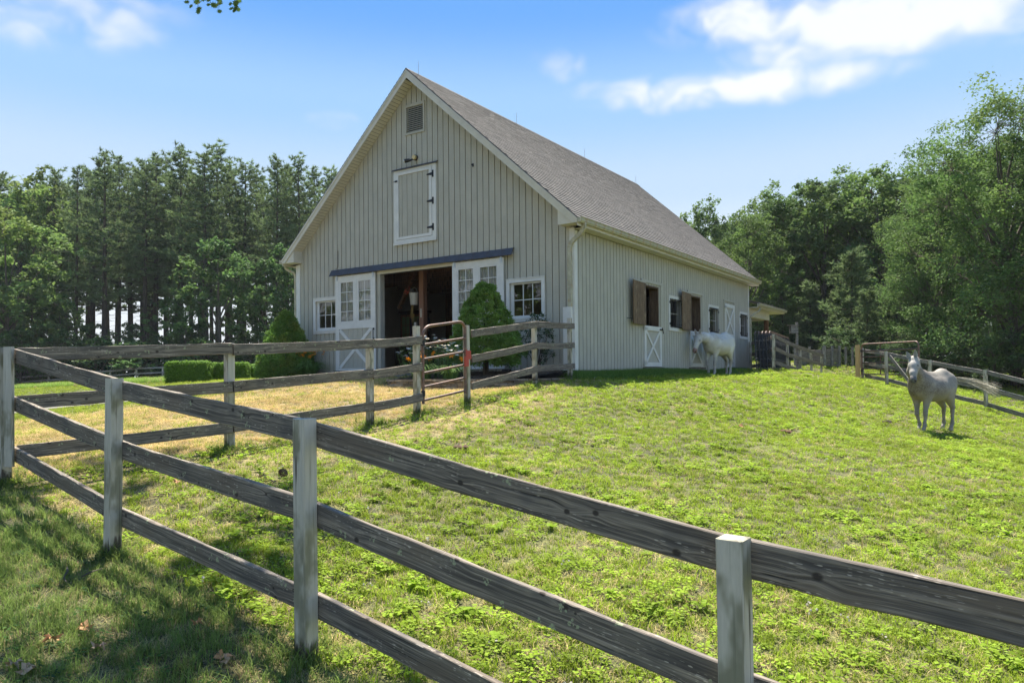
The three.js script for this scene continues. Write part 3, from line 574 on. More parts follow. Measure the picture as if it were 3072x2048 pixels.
  // drip edge along both rakes
  for (const [f, nm] of [[right, 'drip_edge'], [left, 'drip_edge']]) mesh(nm, gb((g) => g.hex([f(-.02, -.03, ZF - .01), f(L, -.03, ZF - .01), f(L, -.03, ZF + .006), f(-.02, -.03, ZF + .006), f(-.02, -.009, ZF - .01), f(L, -.009, ZF - .01), f(L, -.009, ZF + .006), f(-.02, -.009, ZF + .006)])), std(lin(.05, .05, .055), .5), roof);
  // rake fascia: broad board with a thinner crown strip
  const flip = (x) => BW - x;
  for (const s of [0, 1]) {
    const X = s ? flip : (x) => x, y = roofTop, e = BW + OVER - .005;
    const P = (x, dy) => [X(x), y(x) + dy];
    mesh('rake_board', gb((g) => g.prism([P(HALF, -.275), [X(10.932), 3.70], [X(e), 3.70], P(e, -.035), P(HALF, -.035)], ZF - .026, ZF)), M.cream, roof);
    mesh('rake_crown', gb((g) => g.prism([P(HALF, -.105), P(e, -.105), P(e, -.035), P(HALF, -.035)], ZF + .001, ZF + .018)), M.cream, roof);
    mesh('eave_return', gb((g) => g.prism([[X(10.50), y(10.50) - .20], [X(10.50), 3.702], [X(11.058), 3.702], [X(11.058), y(11.058) - .10]], .005, ZF - .028)), M.cream, roof);
  }
  // soffit of the rakes: separate panels
  for (const s of [0, 1]) for (let k = 0; k < 62; k++) {
    const a = .62 + k * .1115, b = a + .097; if (b > L - .2) break; const f = s ? left : right;
    mesh('soffit_panel', gb((g) => g.hex([f(a, -.205, .006), f(b, -.205, .006), f(b, -.205, ZF - .027), f(a, -.205, ZF - .027), f(a, -.195, .006), f(b, -.195, .006), f(b, -.195, ZF - .027), f(a, -.195, ZF - .027)])), M.cream, roof);
  }
  // side eaves: soffit, fascia, gutter
  for (const s of [0, 1]) {
    const X = s ? flip : (x) => x;
    mesh('eave_soffit', gb((g) => { g.box(Math.min(X(BW + .003), X(11.06)), Math.max(X(BW + .003), X(11.06)), 3.625, 3.637, ZR, .004); g.box(Math.min(X(11.06), X(11.083)), Math.max(X(11.06), X(11.083)), 3.625, 3.80, ZR, ZF - .03); }), M.cream, roof);
    const prof = [[11.086, 3.815], [11.086, 3.70], [11.16, 3.695], [11.185, 3.74], [11.19, 3.80], [11.205, 3.815], [11.205, 3.83], [11.178, 3.83], [11.172, 3.75], [11.15, 3.712], [11.10, 3.715], [11.10, 3.815]].map((q) => [X(q[0]), q[1]]);
    mesh('gutter', gb((g) => { g.prism(prof, ZR, ZF + .005); g.box(Math.min(X(11.087), X(11.19)), Math.max(X(11.087), X(11.19)), 3.70, 3.81, ZF + .006, ZF + .012); }), M.gutter, roof);
  }
  for (const z of [-.16, -5.46, -10.6, -15.7]) mesh('lightning_rod', gb((g) => { g.tube([V(HALF, RIDGE - .02, z), V(HALF, RIDGE + .34, z), V(HALF, RIDGE + .40, z)], [.009, .008, .002], 6); g.tube([V(HALF, RIDGE - .01, z), V(HALF, RIDGE + .03, z)], [.03, .012], 8); }), M.galv, roof);
}
{ // downspouts
  const sq = (g, pts, w, h) => { for (let i = 0; i + 1 < pts.length; i++) g.bar(pts[i], pts[i + 1], w, h, Math.abs(pts[i + 1].y - pts[i].y) > .9 * pts[i].distanceTo(pts[i + 1]) ? V(0, 0, 1) : V(0, 0, 1)); };
  const ds = grp('downspout', barn);
  mesh('spout_pipe', gb((g) => sq(g, [V(10.675, 3.15, .066), V(10.675, 1.6, .066)], .105, .075)), M.gutter, ds);
  mesh('spout_elbow', gb((g) => { const c = new THREE.CatmullRomCurve3([V(11.135, 3.72, .13), V(11.13, 3.6, .13), V(11.05, 3.48, .12), V(10.86, 3.36, .09), V(10.72, 3.26, .068), V(10.675, 3.14, .066)]).getPoints(16); for (let i = 0; i < 16; i++) { const k = i % 2 ? 1 : 1.07; g.bar(c[i], c[i + 1].clone().lerp(c[i], -.06), .098 * k, .075 * k, V(0, 0, 1)); } }), M.gutter, ds);
  mesh('spout_boot', gb((g) => g.box(10.50, 10.735, -.34, 1.62, .03, .14)), M.white, ds);
  mesh('spout_strap', gb((g) => g.box(10.61, 10.74, 2.3, 2.33, .1, .108)), M.gutter, ds);
  const d2 = grp('downspout', barn);
  mesh('spout_elbow', gb((g) => { const c = new THREE.CatmullRomCurve3([V(-.36, 3.72, .2), V(-.36, 3.58, .18), V(-.25, 3.48, .1), V(-.09, 3.4, .03), V(-.075, 3.25, .0)]).getPoints(12); for (let i = 0; i < 12; i++) g.bar(c[i], c[i + 1].clone().lerp(c[i], -.06), i % 2 ? .08 : .086, .06, V(0, 0, 1)); }), M.gutter, d2);
  mesh('spout_pipe', gb((g) => sq(g, [V(-.075, 3.26, 0), V(-.075, .1, 0)], .08, .06)), M.gutter, d2);
}
{ // loft hatch
  const h = grp('loft_hatch', barn), fr = (a, b, c, d, z0, z1) => gb((g) => g.box(a, b, c, d, z0, z1));
  const bs = [4.725, 4.86, 5.06, 5.265, 5.47, 5.67, 5.87, 5.945];
  mesh('hatch_backing', fr(4.63, 6.12, 3.95, 6.04, -.03, .008), M.groove, h);
  srand(8); for (let i = 0; i < 7; i++) mesh('hatch_board', gb((g) => g.box(bs[i] + .011, bs[i + 1] - .011, 4.08, 5.95, .008, .022, null, R(0, 9), R(0, 9))), M.siding, h);
  for (const [a, b, c, d] of [[4.64, 4.725, 4.0, 6.03], [5.945, 6.04, 4.0, 6.03], [4.725, 5.945, 4.0, 4.08], [4.725, 5.945, 5.95, 6.03]]) mesh('hatch_trim', fr(a, b, c, d, .009, .046), M.white, h);
  for (const [a, b, c, d] of [[4.532, 4.632, 3.865, 6.10], [6.052, 6.2, 3.865, 6.10], [4.632, 6.052, 3.865, 3.985], [4.632, 6.052, 6.04, 6.10]]) mesh('hatch_frame', fr(a, b, c, d, .004, .04), M.white, h);
  mesh('hatch_sill', fr(4.52, 6.215, 3.84, 3.905, .0405, .062), M.white, h);
  mesh('drip_cap', gb((g) => g.prism([[0, 6.17], [.075, 6.135], [.08, 6.10], [.072, 6.10], [.066, 6.125], [0, 6.155]], 4.48, 6.27, (a, b, c) => V(c, b, a + .003))), M.flashing, h);
  for (const y of [5.80, 5.01, 4.24]) mesh('strap_hinge', gb((g) => { g.box(6.075, 6.115, y - .1, y + .1, .0405, .056); g.tube([V(6.085, y - .1, .056), V(6.085, y + .1, .056)], .013, 6); g.prism([[5.86, y - .02], [6.075, y - .045], [6.075, y + .045], [5.86, y + .02]], .0465, .055); }), M.iron, h);
  mesh('hatch_latch', gb((g) => { g.box(4.60, 4.69, 5.76, 5.81, .0465, .07); g.tube([V(4.53, 5.78, .06), V(4.62, 5.785, .06)], .008, 6); }), M.iron, h);
}
{ // gable louver
  const l = grp('gable_louver', barn);
  mesh('louver_backing', boxGeo(5.04, 5.73, 7.16, 7.96, -.12, -.10), M.black, l);
  for (const [a, b, c, d] of [[4.995, 5.055, 7.115, 8.03], [5.715, 5.778, 7.115, 8.03], [5.055, 5.715, 7.115, 7.175], [5.055, 5.715, 7.945, 8.03]]) mesh('louver_frame', boxGeo(a, b, c, d, -.09, .035), M.siding, l);
  for (let i = 0; i < 13; i++) { const y = 7.185 + i * .0585; mesh('louver_slat', gb((g) => g.hex([V(5.056, y, .022), V(5.714, y, .022), V(5.714, y + .05, -.05), V(5.056, y + .05, -.05), V(5.056, y + .011, .022), V(5.714, y + .011, .022), V(5.714, y + .061, -.05), V(5.056, y + .061, -.05)])), M.siding, l); }
}
{ // floodlight over the hatch, small hook
  const f = grp('flood_light', barn);
  mesh('junction_box', gb((g) => g.tube([V(5.41, 6.385, .004), V(5.41, 6.385, .06)], [.085, .085], 16)), M.iron, f);
  mesh('sensor_cap', gb((g) => g.tube([V(5.41, 6.385, .061), V(5.405, 6.38, .12)], [.07, .066], 16)), std(lin(.62, .50, .24), .5), f);
  mesh('lamp_arm', gb((g) => g.tube([V(5.39, 6.35, .07), V(5.33, 6.30, .14), V(5.30, 6.29, .18)], [.022, .03, .05], 10)), M.iron, f);
  mesh('lamp_head', gb((g) => g.tube([V(5.30, 6.30, .17), V(5.25, 6.285, .2), V(5.18, 6.27, .25)], [.045, .055, .06], 14)), M.iron, f);
  mesh('lamp_glass', gb((g) => g.tube([V(5.179, 6.27, .251), V(5.15, 6.262, .27)], [.056, .03], 14)), std(lin(.6, .6, .58), .2), f);
  mesh('wall_hook', gb((g) => { g.box(7.525, 7.565, 5.76, 5.85, .004, .02); g.tube([V(7.545, 5.82, .02), V(7.545, 5.82, .06), V(7.545, 5.79, .08)], .014, 6); }), M.iron, barn);
  mesh('cable', gb((g) => g.tube([V(1.93, 3.36, .03), V(2.0, 3.39, .02), V(2.03, 3.46, .012), V(2.03, 3.95, .012)], .007, 5)), M.black, barn);
}
{ // door track with flashing hood and header
  const t = grp('door_track', barn);
  const hood = (a, b, dz) => gb((g) => g.prism([[.004, 3.335], [.05, 3.33], [.17 + dz, 3.125], [.155 + dz, 3.12], [.04, 3.305], [.004, 3.31]], a, b, (p, q, c) => V(c, q, p)));
  for (const [a, b, d] of [[1.76, 4.25, 0], [4.22, 6.62, .003], [6.60, 8.92, 0]]) mesh('track_hood', hood(a, b, d), M.flashing, t);
  mesh('track_rail', boxGeo(1.8, 8.9, 3.15, 3.21, .07, .10), M.galv, t);
  for (const x of [1.8, 3.3, 5.2, 7.1, 8.88]) mesh('track_bracket', boxGeo(x - .015, x + .015, 3.15, 3.22, .004, .066), M.galv, t);
  mesh('door_header', boxGeo(3.80, 6.86, 3.03, 3.14, -.155, .03), M.cream, t);
  mesh('door_jamb', boxGeo(3.80, 3.925, -.05, 3.03, -.16, .03), M.siding, t);
  mesh('door_jamb', boxGeo(6.805, 6.86, -.05, 3.03, -.16, .03), M.siding, t);
}
function slidingDoor(x0, flip) {
  const d = grp('sliding_door', barn), z0 = .045, z1 = .085, w = 1.79, X = (a) => (flip ? x0 + w - a : x0 + a);
  const b = (n, a0, a1, y0, y1, p = z0, q = z1, m = M.white, par = d) => mesh(n, boxGeo(Math.min(X(a0), X(a1)), Math.max(X(a0), X(a1)), y0, y1, p, q), m, par);
  b('stile', 0, .165, .06, 3.10); b('stile', w - .175, w, .06, 3.10); b('top_rail', .165, w - .175, 2.94, 3.10); b('lock_rail', .165, w - .175, 1.395, 1.56); b('bottom_rail', .165, w - .175, .06, .13);
  b('door_edge', w + .001, w + .004, .06, 3.10, z0 - .03, z1 - .004, M.siding);
  b('center_mullion', .84, .975, 1.56, 2.94);
  srand(19 + flip); for (let i = 0; i < 7; i++) b('door_board', .167 + i * .207, .167 + (i + 1) * .207 - .008, .132, 1.393, z0 + .002, z1 - .022 + R(0, .002), M.siding);
  b('door_backing', .165, w - .175, .13, 1.395, z0 - .012, z0 + .0015, M.groove);
  for (const s of [0, 1]) mesh('cross_brace', gb((g) => { const A = V(X(.19), s ? 1.37 : .15, z1 - .009), B = V(X(w - .2), s ? .15 : 1.37, z1 - .009 + s * .004); g.bar(A, B, .018, .105, V(-(B.y - A.y), B.x - A.x, 0).normalize()); }), M.white, d);
  for (const [a, c] of [[.165, .84], [.975, w - .175]]) {
    const s = grp('window', d), L0 = a + .075, L1 = c - .04, B0 = 1.645, B1 = 2.885;
    b('sash', a, L0, 1.56, 2.94, z0 + .004, z1 - .008, M.white, s); b('sash', L1, c, 1.56, 2.94, z0 + .004, z1 - .008, M.white, s); b('sash', L0, L1, 1.56, B0, z0 + .004, z1 - .008, M.white, s); b('sash', L0, L1, B1, 2.94, z0 + .004, z1 - .008, M.white, s);
    b('muntin', (L0 + L1) / 2 - .011, (L0 + L1) / 2 + .011, B0, B1, z0 + .014, z1 - .012, M.white, s);
    for (let i = 1; i < 4; i++) { const y = lerp(B0, B1, i / 4); b('muntin', L0, L1, y - .011, y + .011, z0 + .0155, z1 - .0135, M.white, s); }
    for (let i = 0; i < 4; i++) for (let k = 0; k < 2; k++) { const p = lerp(L0, L1, k / 2), q = lerp(L0, L1, (k + 1) / 2); b('pane', p + .003, q - .003, lerp(B0, B1, i / 4) + .003, lerp(B0, B1, (i + 1) / 4) - .003, z0 + .019, z0 + .0195, M.glass, s); }
    mesh('curtain', gb((g) => { const n = 26, yb = B0 - .03, yt = B1 + .03; let pr = null; for (let i = 0; i <= n; i++) { const x = X(lerp(L0, L1, i / n)), z = z0 - .028 + .014 * Math.sin(i * 1.25 + a * 5) + .006 * Math.sin(i * 2.9); if (pr) g.quad(V(pr[0], yb, pr[1]), V(x, yb, z), V(x, yt, z), V(pr[0], yt, pr[1])); pr = [x, z]; } }), M.curtain, s);
    mesh('backing', boxGeo(Math.min(X(L0), X(L1)) - .02, Math.max(X(L0), X(L1)) + .02, B0 - .03, B1 + .03, z0 - .0545, z0 - .052), M.curtain, s);
  }
  for (const a of [.075, w - .09]) mesh('hanger', gb((g) => { const x = X(a); g.box(x - .045, x + .045, 2.95, 3.11, z1, z1 + .008); g.box(x - .02, x + .02, 3.0, 3.17, z1 + .008, z1 + .03); g.tube([V(x - .025, 3.0, z1 + .01), V(x - .025, 3.0, z1 + .02)], .012, 6); g.tube([V(x + .025, 3.0, z1 + .01), V(x + .025, 3.0, z1 + .02)], .012, 6); }), M.galv, d);
  mesh('pull_handle', gb((g) => { const x = X(w - .07); g.box(x - .025, x + .025, 1.02, 1.07, z1, z1 + .035); g.box(x - .025, x + .025, 1.33, 1.38, z1, z1 + .035); g.tube([V(x, 1.05, z1 + .04), V(x, 1.36, z1 + .04)], .014, 8); }), M.iron, d);
  mesh('floor_guide', gb((g) => { const x = X(.0); g.box(x - .05, x + .18, -.02, .05, .004, .12); }), M.iron, d);
  return d;
}
slidingDoor(1.975, 0); slidingDoor(6.82, 1);
function gridWindow(parent, f, x0, x1, y0, y1, g0, g1, h0, h1, cols, rows) {
  const w = grp('window', parent), b = (n, a, c, d, e, p, q, m = M.white) => mesh(n, boxGeo(a, c, d, e, p, q, f), m, w);
  const tr = .10; b('casing', x0, x0 + tr, y0, y1, .003, .036); b('casing', x1 - tr, x1, y0, y1, .003, .036); b('casing', x0 + tr, x1 - tr, y1 - .1, y1, .003, .036); b('casing', x0 + tr, x1 - tr, y0, y0 + .07, .003, .036);
  b('head_drip', x0 - .01, x1 + .01, y1, y1 + .018, .003, .05);
  b('sill', x0 + .08, x1 - .08, y0 + .071, y0 + .105, -.06, .052);
  b('sash', x0 + tr, g0, y0 + .105, y1 - .1, -.07, -.03); b('sash', g1, x1 - tr, y0 + .105, y1 - .1, -.07, -.03); b('sash', g0, g1, h1, y1 - .1, -.07, -.03); b('sash', g0, g1, y0 + .105, h0, -.07, -.03);
  for (let i = 1; i < cols; i++) { const x = lerp(g0, g1, i / cols); b('muntin', x - .010, x + .010, h0, h1, -.062, -.040); }
  for (let i = 1; i < rows; i++) { const y = lerp(h0, h1, i / rows); b('muntin', g0, g1, y - .010, y + .010, -.0605, -.0385); }
  for (let i = 0; i < cols; i++) for (let j = 0; j < rows; j++) b('pane', lerp(g0, g1, i / cols) + .002, lerp(g0, g1, (i + 1) / cols) - .002, lerp(h0, h1, j / rows) + .002, lerp(h0, h1, (j + 1) / rows) - .002, -.0515, -.051, M.glass);
  return w;
}
gridWindow(barn, front, 8.657, 9.886, 1.31, 2.476, 8.862, 9.772, 1.485, 2.33, 3, 2);
gridWindow(barn, front, .847, 2.10, 1.29, 2.468, 1.07, 1.93, 1.486, 2.32, 3, 2);
// ---- side doors and windows
function dutch(s0, s1, full) {
  const d = grp(full ? 'cross_braced_door' : 'dutch_door', barn), t0 = .006, t1 = .05, top = full ? 2.60 : 1.36, b = (n, a, c, y, Y, p = t0, q = t1, m = M.white) => mesh(n, boxGeo(a, c, y, Y, p, q, side), m, d);
  const st = .12, halves = full ? [[.11, 1.30], [1.42, 2.60]] : [[.105, 1.36]];
  halves.forEach(([y, Y], i) => {
    const lo = i ? .001 : .13, hi = .14;
    b('stile', s0, s0 + st, y, Y); b('stile', s1 - st, s1, y, Y); b('rail', s0 + st, s1 - st, Y - hi, Y); if (lo > .01) b('rail', s0 + st, s1 - st, y, y + lo);
    b('door_panel', s0 + st, s1 - st, y + lo, Y - hi, t0, t0 + .012, M.siding);
    for (const k of [0, 1]) mesh('cross_brace', gb((g) => { const A = side(s0 + st - .01, k ? Y - hi : y + lo, t1 - .012 - k * .004), B = side(s1 - st + .01, k ? y + lo : Y - hi, t1 - .012 - k * .004); g.bar(A, B, .02, .095, V(1, 0, 0).cross(V(0, 0, 0).subVectors(B, A)).normalize()); }), M.white, d);
  });
  if (full) b('lock_rail', s0, s1, 1.301, 1.419);
  for (const y of full ? [.22, 1.36, 2.48] : [.22, 1.27]) mesh('hinge', gb((g) => { g.prism([[s0 - .05, y - .05], [s0 + .01, y - .05], [s0 + .2, y - .015], [s0 + .2, y + .015], [s0 + .01, y + .05], [s0 - .05, y + .05]], t1, t1 + .008, side); }), M.galv, d);
  if (!full) mesh('latch', gb((g) => { g.box(s1 - .16, s1 + .06, 1.26, 1.30, t1 + .001, t1 + .03, side); g.tube([side(s1 - .02, 1.34, t1 + .04), side(s1 + .0, 1.22, t1 + .05), side(s1 + .05, 1.16, t1 + .04)], .014, 6); }), M.iron, d);
  b('threshold', s0 - .08, s1 + .14, .02, .085, -.0, .09, M.concrete);
  if (full) { b('casing', s0 - .09, s0 - .004, .09, 2.70, .004, .03, M.siding); b('casing', s1 + .004, s1 + .09, .09, 2.70, .004, .03, M.siding); b('casing', s0 - .09, s1 + .09, 2.705, 2.76, .004, .034, M.siding); }
  else {
    b('casing', s1 - .0, s1 + .1, .09, 2.68, .004, .028, M.siding); b('head_casing', s0 - .17, s1 + .12, 2.685, 2.775, .004, .034, M.siding);
    for (const [a, c] of [[s1 - .16, s1 - .09], [s0 + .09, s0 + .1]]) b('jamb', a, c, 1.37, 2.62, -.3, .0, M.brown);
    b('head_jamb', s0 + .1, s1 - .16, 2.57, 2.62, -.16, .02, M.brown);
    // upper leaf swung back against the wall
    const h = s0 + .04, w = 1.08, out = (a) => .055 + .09 * a / w, leaf = grp('upper_door', d), n = 7;
    srand(61); for (let i = 0; i < n; i++) { const a = w * i / n + .003, c = w * (i + 1) / n - .003, p = (q, y, t) => V(BW + out(q) + t, y, -(h - q)); mesh('plank', gb((g) => { const j = R(-.01, .01); g.hex([p(a, 1.36 + j, 0), p(a, 2.64, 0), p(a, 2.64, .024), p(a, 1.36 + j, .024), p(c, 1.36 + j, 0), p(c, 2.64, 0), p(c, 2.64, .024), p(c, 1.36 + j, .024)], R(0, 5), R(0, 5)); }), M.brownV, leaf); }
    mesh('top_edge', gb((g) => { const p = (q, y, t) => V(BW + out(q) + t, y, -(h - q)); g.hex([p(-.0, 2.642, -.012), p(w, 2.642, -.012), p(w, 2.642, .03), p(0, 2.642, .03), p(0, 2.68, -.012), p(w, 2.68, -.012), p(w, 2.68, .03), p(0, 2.68, .03)]); }), M.siding, leaf);
    mesh('stay_hook', gb((g) => g.tube([side(h - w - .14, 1.52, .01), side(h - w - .12, 1.52, .06), side(h - w + .03, 1.5, .14)], .009, 6)), M.iron, leaf);
  }
  return d;
}
M.brownV = std(lin(1.35, 1.45, 1.5), .75, { map: (() => { const t = brownTex.clone(); t.rotation = Math.PI / 2; t.repeat.set(1 / 1.4, 1 / .7); t.needsUpdate = true; return t; })() });
dutch(4.265, 5.571, false); dutch(8.136, 9.417, false); dutch(11.98, 13.18, true);
function barred(s0, s1, y0, y1) {
  const w = grp('barred_window', barn), b = (n, a, c, d, e, p, q, m = M.white) => mesh(n, boxGeo(a, c, d, e, p, q, side), m, w), tr = .095;
  b('casing', s0, s0 + tr, y0, y1, .004, .036); b('casing', s1 - tr, s1, y0, y1, .004, .036); b('casing', s0 + tr, s1 - tr, y1 - .09, y1, .004, .036); b('casing', s0 + tr, s1 - tr, y0, y0 + .11, .004, .036); b('head_drip', s0 - .01, s1 + .01, y1, y1 + .015, .004, .045);
  const a = s0 + tr, c = s1 - tr, l = y0 + .11, h = y1 - .09;
  for (const x of [a, c - .035]) b('sash', x, x + .035, l, h, -.08, -.045); b('sash', a + .035, c - .035, l, l + .035, -.08, -.045); b('sash', a + .035, c - .035, h - .035, h, -.08, -.045);
  b('muntin', a + .035, c - .035, (l + h) / 2 - .01, (l + h) / 2 + .01, -.072, -.052);
  for (const [p, q] of [[l + .037, (l + h) / 2 - .011], [(l + h) / 2 + .011, h - .037]]) b('pane', a + .037, c - .037, p, q, -.0615, -.061, M.glass);
  for (const y of [l + .03, h - .03]) b('bar_rail', a - .02, c + .02, y - .015, y + .015, .0365, .048, M.iron);
  for (let i = 0; i < 8; i++) { const x = lerp(a + .02, c - .02, i / 7); mesh('bar', gb((g) => g.tube([side(x, l - .01, .055), side(x, h + .01, .055)], .0085, 6, true)), M.iron, w); }
  for (const x of [a - .04, c + .04]) for (const y of [l + .12, h - .12]) b('bar_hinge', x - .035, x + .035, y - .04, y + .04, .037, .052, M.iron);
  return w;
}
barred(6.255, 7.40, 1.29, 2.44); barred(10.075, 11.24, 1.29, 2.42); barred(13.89, 14.976, 1.29, 2.407);

// ---------------------------------------------------------------- inside the barn: aisle seen through the open doors
{
  const I = (n, g, m) => mesh(n, g, m, inside), inside = grp('barn_interior', barn);
  srand(23);
  const boards = (n, count, f) => { for (let i = 0; i < count; i++) mesh('interior_board', gb((g) => f(g, i)), M.darkWood, n); };
  const part = grp('stall_partition', barn), rear = grp('aisle_end_wall', barn);
  boards(part, 24, (g, i) => g.box(7.5 + R(0, .004), 7.54, 0 + i * 0, 3.4, -.22 - (i + 1) * .3 + .004, -.22 - i * .3));
  boards(rear, 20, (g, i) => g.box(.4 + i * .36, .4 + (i + 1) * .36 - .004, -.01, 3.4, -7.45, -7.42 + R(0, .004)));
  I('loft_floor', boxGeo(.17, BW - .17, 3.42, 3.5, -BD + .17, -.17), M.darkWood);
  for (let i = 0; i < 7; i++) I('loft_joist', boxGeo(.2, 7.48, 3.24, 3.415, -1.0 - i * .95, -.92 - i * .95), M.darkWood);
  I('timber_post', boxGeo(4.60, 4.78, -.01, 3.235, -1.18, -1.0), M.redWood);
  I('knee_brace', gb((g) => g.bar(V(3.3, 2.1, -1.5), V(4.0, 3.3, -1.5), .09, .14, V(0, 0, 1))), M.darkWood);
  I('post_plate', boxGeo(4.66, 4.71, 1.72, 2.0, -1.0, -.985), M.cream);
}
{ // things standing in the aisle
  const cab = thing('cabinet', 'dark wooden cabinet with green arched glass doors inside the barn aisle', 'cabinet', V(2.05, 0, -3.4));
  mesh('cabinet_body', gb((g) => { g.box(-.75, .75, 0, .92, -.5, 0); g.box(-.55, .55, .921, 2.15, -.42, -.06); g.box(-.62, .62, 2.151, 2.24, -.46, -.02); }), std(lin(.20, .12, .075), .6, { map: scaled(brownTex, 1, .8) }), cab);
  for (const x of [-.25, .25]) { const d = mesh('glass_door', gb((g) => { g.box(x - .24, x - .18, .97, 2.1, -.059, -.03); g.box(x + .18, x + .24, .97, 2.1, -.059, -.03); g.box(x - .18, x + .18, .97, 1.03, -.059, -.03); g.box(x - .18, x + .18, 2.02, 2.1, -.059, -.03); for (const y of [1.37, 1.70]) g.box(x - .18, x + .18, y, y + .02, -.058, -.034); g.box(x - .01, x + .01, 1.03, 2.02, -.057, -.035); }), M.darkWood, cab); mesh('door_glass', boxGeo(x - .18, x + .18, 1.03, 2.02, -.052, -.048), std(lin(.13, .19, .09), .12), d); }
  const sh = thing('tool_shelf', 'black metal shelf rack beside the red timber post', 'shelf', V(4.15, 0, -1.55));
  mesh('shelf_frame', gb((g) => { for (const x of [-.24, .24]) for (const z of [-.18, .18]) g.box(x - .02, x + .02, 0, 1.75, z - .02, z + .02); for (const y of [.15, .62, 1.05, 1.45]) g.box(-.26, .26, y, y + .03, -.2, .2); }), M.iron, sh);
  const put = (n, l, c, g, m, x, y, z, grp_) => { const o = mesh(n, g, m); o.position.set(x, y, z); return tag(o, l, c, grp_); };
  const cyl = (r, h, k = 1) => gb((g) => { g.tube([V(0, 0, 0), V(0, h * .92, 0), V(0, h, 0)], [r, r * k, r * k * .96], 16); });
  put('plastic_bucket', 'white plastic bucket hung on the red timber post', 'bucket', gb((g) => { g.tube([V(0, 0, 0), V(0, .33, 0), V(0, .34, 0), V(0, .38, 0)], [.12, .148, .158, .158], 20); g.tube([V(-.155, .36, 0), V(-.1, .5, 0), V(0, .56, 0), V(.1, .5, 0), V(.155, .36, 0)], .006, 5); }), std(lin(.45, .44, .39), .45), 4.44, 2.12, -.95);
  put('orange_halter', 'orange rope halter hung above the white bucket', 'halter', gb((g) => { g.tube([V(0, 0, 0), V(-.1, .06, 0), V(-.2, .03, 0)], .02, 6); g.tube([V(0, 0, 0), V(-.08, -.05, .02), V(-.12, .12, .02)], .018, 6); g.tube([V(0, 0, 0), V(.03, .14, 0), V(.0, .2, 0)], .012, 6); }), std(lin(.30, .06, .03), .6), 4.26, 2.52, -.9);
  put('yellow_rope', 'yellow lead rope hanging below the bucket', 'rope', gb((g) => { for (let i = 0; i < 3; i++) g.tube([V(i * .03, .5, 0), V(i * .04 - .03, .2, .02), V(i * .035, -.05, 0), V(i * .03 + .02, .22, -.02)], .011, 6); }), std(lin(.24, .16, .04), .8), 4.36, 1.62, -.93);
  put('steel_canister', 'steel canister standing at the red timber post', 'canister', cyl(.06, .52), M.galv, 4.5, 1.08, -1.4, 'things on the shelf rack');
  put('paint_can', 'small silver paint can on the shelf rack top', 'can', cyl(.055, .14), M.galv, 4.0, 1.481, -1.5, 'things on the shelf rack');
  put('red_tin', 'small red tin on the middle shelf of the rack', 'tin', gb((g) => g.box(-.06, .06, 0, .1, -.05, .05)), M.redPaint, 4.2, 1.081, -1.5, 'things on the shelf rack');
}
// ---------------------------------------------------------------- lean-to porch behind the barn
{
  const p = thing('lean_to_porch', 'cream lean-to porch roof with brown post behind the barn', 'porch');
  mesh('porch_roof', gb((g) => g.hex([V(BW + .38, 2.83, -15.3), V(BW + .38, 2.83, -19.9), V(4, 4.9, -19.9), V(4, 4.9, -15.3), V(BW + .38, 2.90, -15.3), V(BW + .38, 2.90, -19.9), V(4, 4.97, -19.9), V(4, 4.97, -15.3)])), std(lin(.16, .15, .145), .9, { map: scaled(granTex, 2, 2) }), p);
  mesh('porch_soffit', gb((g) => { g.box(BW - .3, BW + .36, 2.66, 2.69, -19.85, -15.3); g.box(BW + .361, BW + .38, 2.66, 2.825, -19.85, -15.3); }), M.cream, p);
  mesh('gutter', gb((g) => g.prism([[.0, .0], [.08, -.005], [.11, .06], [.115, .11], [.0, .11]].map((q) => [BW + .385 + q[0], 2.72 + q[1]]), -19.9, -15.3)), M.gutter, p);
  mesh('porch_beam', gb((g) => { g.box(BW - .2, BW + .0, 2.30, 2.655, -18.6, -15.3); g.box(4, BW - .2, 2.30, 2.655, -18.6, -18.45); }), M.cream, p);
  mesh('porch_post', boxGeo(BW - .2, BW - .02, -.6, 2.30, -18.55, -18.37), M.darkWood, p);
  mesh('downspout', gb((g) => { const c = new THREE.CatmullRomCurve3([V(BW + .42, 2.72, -15.5), V(BW + .42, 2.55, -15.48), V(BW + .2, 2.4, -15.4), V(BW + .06, 2.25, -15.32), V(BW + .06, 2.1, -15.32), V(BW + .06, .0, -15.32)]).getPoints(24); for (let i = 0; i < 24; i++) g.bar(c[i], c[i + 1], .07, .07, V(0, 0, 1)); }), M.gutter, p);
}
